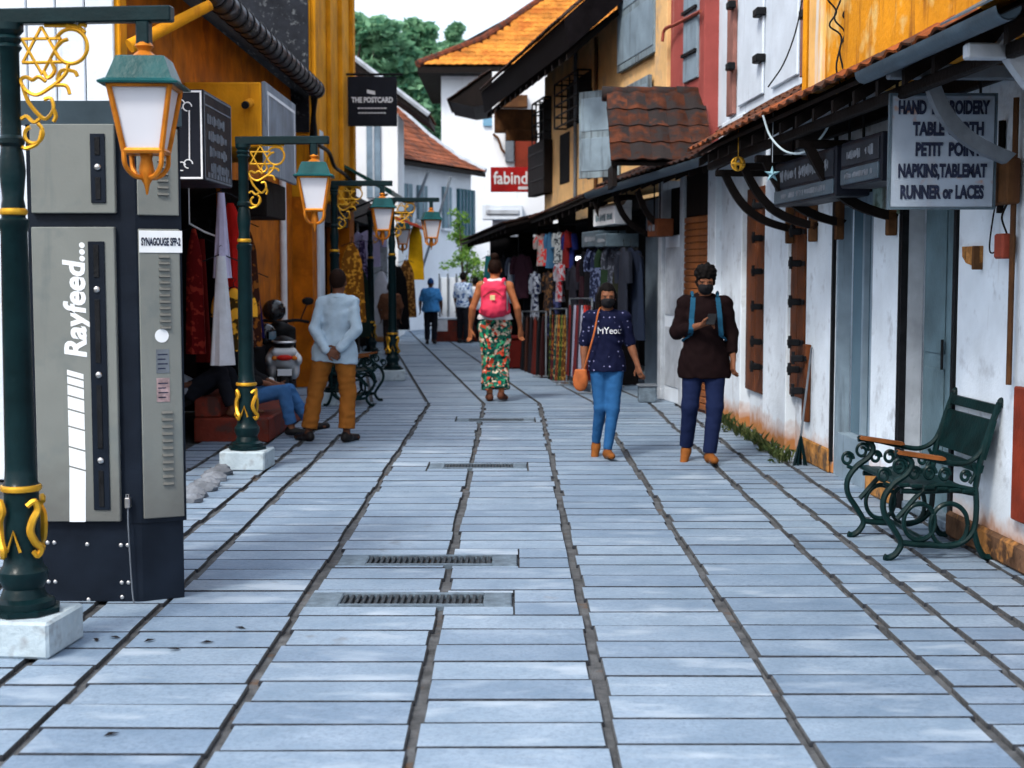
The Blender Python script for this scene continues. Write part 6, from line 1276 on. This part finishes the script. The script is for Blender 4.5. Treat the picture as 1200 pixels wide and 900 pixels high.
# 3 woman in navy tee walking towards us
f0 = G(702, 536); tee = fabric('navy printed tee', (.006, .008, .028), ['#7a7ba0'], 21, 'dots'); lb3 = 'woman in printed navy tee and blue jeans with black mask walking'
loc3 = (PY(711, 450, f0.y).x, f0.y, 0)
p3 = person(lb3, loc3, radians(3), 1.53,
    dict(elL=(-.215, .06, 1.13), wrL=(-.225, .01, .90), fL=(.05, -.1, -1), nL=(1, -.2, 0), cL=70, elR=(.235, .05, 1.13), wrR=(.30, -.02, .92), fR=(.25, -.2, -1), nR=(-.8, -.5, 0), cR=30,
         hipL=(-.085, 0, .9), knL=(-.06, .0, .50), anL=(-.085, .16, .14), tL=(-.2, -.8, -.75), hipR=(.085, 0, .9), knR=(.055, -.07, .49), anR=(.0, -.10, .09), tR=(.1, -1, .1)),
    dict(skin=sk1, shirt=(tee, 1.04, .98, .075), fold=.0016, pants=(fabric('blue jeans', (.018, .082, .21)), .93, .015, .043), shoe=m_tanshoe, sole=m_solew, hair=(m_hair, 'long'), mask=M('black mask', (.010, .010, .012), .8), fat=.93))
S = SH[lb3]; tx = text('MYeou', .092, p3, (.012, -.2, 1.255), (pi / 2, 0, 0), m_inkwhite, .9, .0, .0); bpy.context.view_layer.update()
dg = bpy.context.evaluated_depsgraph_get(); me = bpy.data.meshes.new_from_object(tx.evaluated_get(dg)); mw = tx.matrix_local.copy()
for v in me.vertices: p = mw @ v.co; v.co = (p.x, S.surf_y(p.x, p.z) - .008, p.z)
TEXTS.remove(tx); bpy.data.objects.remove(tx); link('lettering', me, p3)
hb_ = thing('shoulder_bag', 'small tan shoulder bag on long strap carried by the woman in navy tee', 'bag', loc3, radians(3), None, 1.53 / 1.7); m_tanl = M('tan leather bag', (.36, .10, .03), .5, .2, 9, .1, 50)
S = SDF((-.42, -.2, .62), (-.15, .1, .98), .007); S.ell((-.265, -.06, .76), (.075, .045, .1), 0).box((-.265, -.06, .82), (.06, .03, .06), .03, .02); link('bag', S.mesh('bag', m_tanl), hb_)
MB().tube(bez([(-.235, -.05, .85), (-.19, -.12, 1.05), (-.14, -.15, 1.25), (-.10, -.10, 1.43), (-.06, .05, 1.46), (-.12, .15, 1.2), (-.24, .05, .9)]), .009, 6).build('strap', m_tanl, hb_, True); MB().tube([(-.235, -.05, .83), (-.235, -.05, .88)], .02, 8).build('buckle', m_inkwhite, hb_, True)
# 4 man in dark shirt with phone
f0 = G(820, 541); loc4 = (PY(825, 450, f0.y).x, f0.y, 0); dk_ = fabric('dark maroon shirt', (.007, .003, .0035))
p4 = person('man in dark maroon shirt and navy jeans looking at his phone', loc4, radians(-3), 1.69,
    dict(elL=(-.24, .02, 1.13), wrL=(-.06, -.22, 1.20), fL=(.75, -.25, .25), nL=(.1, .3, .9), cL=60, elR=(.235, .05, 1.12), wrR=(.245, -.05, .90), fR=(-.05, -.25, -1), nR=(-.9, -.3, 0), cR=40,
         hipL=(-.09, 0, .9), knL=(-.12, -.02, .49), anL=(-.14, .12, .13), tL=(-.2, -.9, -.55), hipR=(.09, 0, .9), knR=(.09, -.07, .49), anR=(.05, -.08, .09), tR=(.15, -1, .08), head=(0, -.035, 1.575)),
    dict(skin=sk1, shirt=(dk_, 1.08, 1.62, .19), pants=(fabric('navy jeans', (.008, .014, .046)), 1.05, .01, .058), shoe=m_tanshoe, sole=m_solew, hair=(m_hair, 'curly'), mask=MATS['black mask'], collar=1, fold=.0018, sfold=.0045))
ph = thing('phone', 'black phone held by the man in dark maroon shirt', 'phone', loc4, radians(-3), None, 1.69 / 1.7); b = MB().box(-.04, .04, -.005, .005, -.075, .075, .006).build('case', m_black, ph); b.location = (.035, -.265, 1.255); b.rotation_euler = (radians(-55), 0, radians(-15)); MB().box(-.035, .035, .0052, .006, -.068, .068).build('screen', m_glassb, b)
bk = thing('blue_backpack', 'backpack with blue shoulder straps on the man in dark shirt', 'backpack', loc4, radians(-3), None, 1.69 / 1.7); m_bs = fabric('blue strap', (.012, .065, .12))
S = SDF((-.25, .05, .9), (.25, .42, 1.5), .012); S.box((0, .21, 1.2), (.14, .08, .21), .02, .06); link('bag', S.mesh('bag', fabric('dark nylon', (.02, .025, .03))), bk)
S4 = SH['man in dark maroon shirt and navy jeans looking at his phone']
for s in (-1, 1):
    b = MB(); rows = []
    for k in range(12):
        z = 1.435 - .03 * k; xc = s * (.105 + .03 * (k / 11)); rows.append([(xc + dx, min(S4.surf_y(xc, z), S4.surf_y(xc + dx, z) + .008, .03) - .016, z) for dx in (-.021, 0, .021)] + [(xc + dx, min(S4.surf_y(xc + dx, z), .03) + .012, z) for dx in (.021, 0, -.021)])
    b.add([p for r in rows for p in r], [(k * 6 + j, k * 6 + (j + 1) % 6, (k + 1) * 6 + (j + 1) % 6, (k + 1) * 6 + j) for k in range(11) for j in range(6)] + [tuple(range(6)), tuple(range(66, 72))]); b.tube(bez([rows[0][1], (s * .11, .03, 1.478), (s * .10, .13, 1.42)], 4), .014, 6); b.tube(bez([rows[-1][1], (s * .19, .0, 1.06), (s * .14, .15, 1.04)], 4), .01, 6); b.build('strap', m_bs, bk, True)
# 5 man in blue shirt and cap, far
f0 = G(505, 403); person('man in bright blue shirt and blue cap standing at the street end', (f0.x, f0.y, 0), pi, 1.48, dict(elL=(-.27, .03, 1.12), elR=(.27, .03, 1.12), wrL=(-.28, -.05, .9), wrR=(.28, -.05, .9)),
    dict(skin=sk2, shirt=(fabric('bright blue shirt', (.06, .25, .55)), 1.2, .8, .08), pants=(fabric('black trousers', (.012, .013, .018)), 1.1, .06, .065), shoe=m_blackshoe, hair=(fabric('blue cap', (.02, .07, .2)), 'cap'), fat=1.18, eyes=0), 'people at the street end', .012)
f0 = G(458, 416); person('person in brown shirt standing behind the lamp on white plinth', (f0.x, f0.y, 0), pi, 1.42, dict(elL=(-.26, .03, 1.12), elR=(.26, .03, 1.12)),
    dict(skin=sk2, shirt=(fabric('brown shirt', (.13, .055, .03)), 1.2, .9, .08), pants=(fabric('dark brown trousers', (.03, .02, .02)), 1.1, .06, .065), shoe=m_sandal, hair=(m_hair, 'short'), fat=1.15, eyes=0), 'people at the street end', .012)
for lb, u, v, H, c, c2, rz in (('person in pale blue patterned shirt and dark trousers by the red wall', 543, 402, 1.62, (.38, .48, .62), '#2a4a80', 2.6), ('person in white top half hidden by the woman with backpack', 557, 401, 1.5, (.6, .62, .66), None, 3.4)):
    f0 = G(u, v); person(lb, (f0.x, f0.y, 0), rz, H, {}, dict(skin=sk2, shirt=(fabric(lb[10:24], c, [c2] if c2 else None), 1.12, .9, .06), pants=(fabric('black trousers', (.012, .013, .018)), 1.05, .06, .06), shoe=m_blackshoe, hair=(m_hair, 'short'), eyes=0), 'people at the street end', .013)
# 7, 8 two people sitting on the shop steps, facing the street
seat = dict(pelvis=(0, .16, .40), waist=(0, .19, .55), chest=(0, .19, .74), neck=(0, .18, .90), head=(0, .13, 1.06), shL=(-.17, .19, .865), shR=(.17, .19, .865), elL=(-.22, .10, .62), elR=(.22, .10, .62), wrL=(-.12, -.12, .56), wrR=(.12, -.12, .56), fL=(.3, -.9, -.2), fR=(-.3, -.9, -.2), nL=(0, 0, -1), nR=(0, 0, -1),
            hipL=(-.088, .13, .40), hipR=(.088, .13, .40), knL=(-.11, -.28, .50), knR=(.11, -.30, .47), anL=(-.10, -.36, .10), anR=(.12, -.52, .12), tL=(-.1, -1, 0), tR=(.1, -1, .15))
person('seated person in black top and blue jeans behind the lamp by the steps', (-2.55, 14.25, .0), pi / 2, 1.62, seat, dict(skin=sk1, shirt=(fabric('black top', (.012, .012, .014)), 1.08, 1.6, .02), pants=(fabric('mid blue jeans', (.05, .14, .32)), 1.02, .1, .055), shoe=m_blackshoe, hair=(m_hair, 'short')), 'people sitting on the red steps', .009)
rec = dict(seat); rec.update(pelvis=(0, .25, .50), waist=(0, .36, .58), chest=(0, .50, .68), neck=(0, .58, .81), head=(0, .56, .95), shL=(-.17, .56, .76), shR=(.17, .56, .76), elL=(-.24, .38, .56), elR=(.24, .38, .56), wrL=(-.13, .14, .60), wrR=(.13, .14, .60), hipL=(-.088, .2, .5), hipR=(.088, .2, .5), knL=(-.12, -.12, .72), knR=(.12, -.16, .68), anL=(-.12, -.24, .33), anR=(.1, -.34, .32))
person('reclining person in grey shirt and black trousers on the upper step', (-2.95, 13.9, .0), pi / 2, 1.60, rec, dict(skin=sk2, shirt=(fabric('grey tee', (.22, .24, .28)), 1.06, .9, .02), pants=(fabric('black trousers', (.012, .013, .018)), 1.08, .12, .06), hair=(M('grey hair', (.30, .29, .29), .6), 'short')), 'people sitting on the red steps', .009)

# ---- lettering becomes plain mesh
bpy.context.view_layer.update(); dg = bpy.context.evaluated_depsgraph_get()
for o in TEXTS:
    try: me = bpy.data.meshes.new_from_object(o.evaluated_get(dg))
    except ReferenceError: continue
    q = link('lettering', me, o.parent); q.location = o.location; q.rotation_euler = o.rotation_euler; q.scale = o.scale; bpy.data.objects.remove(o)
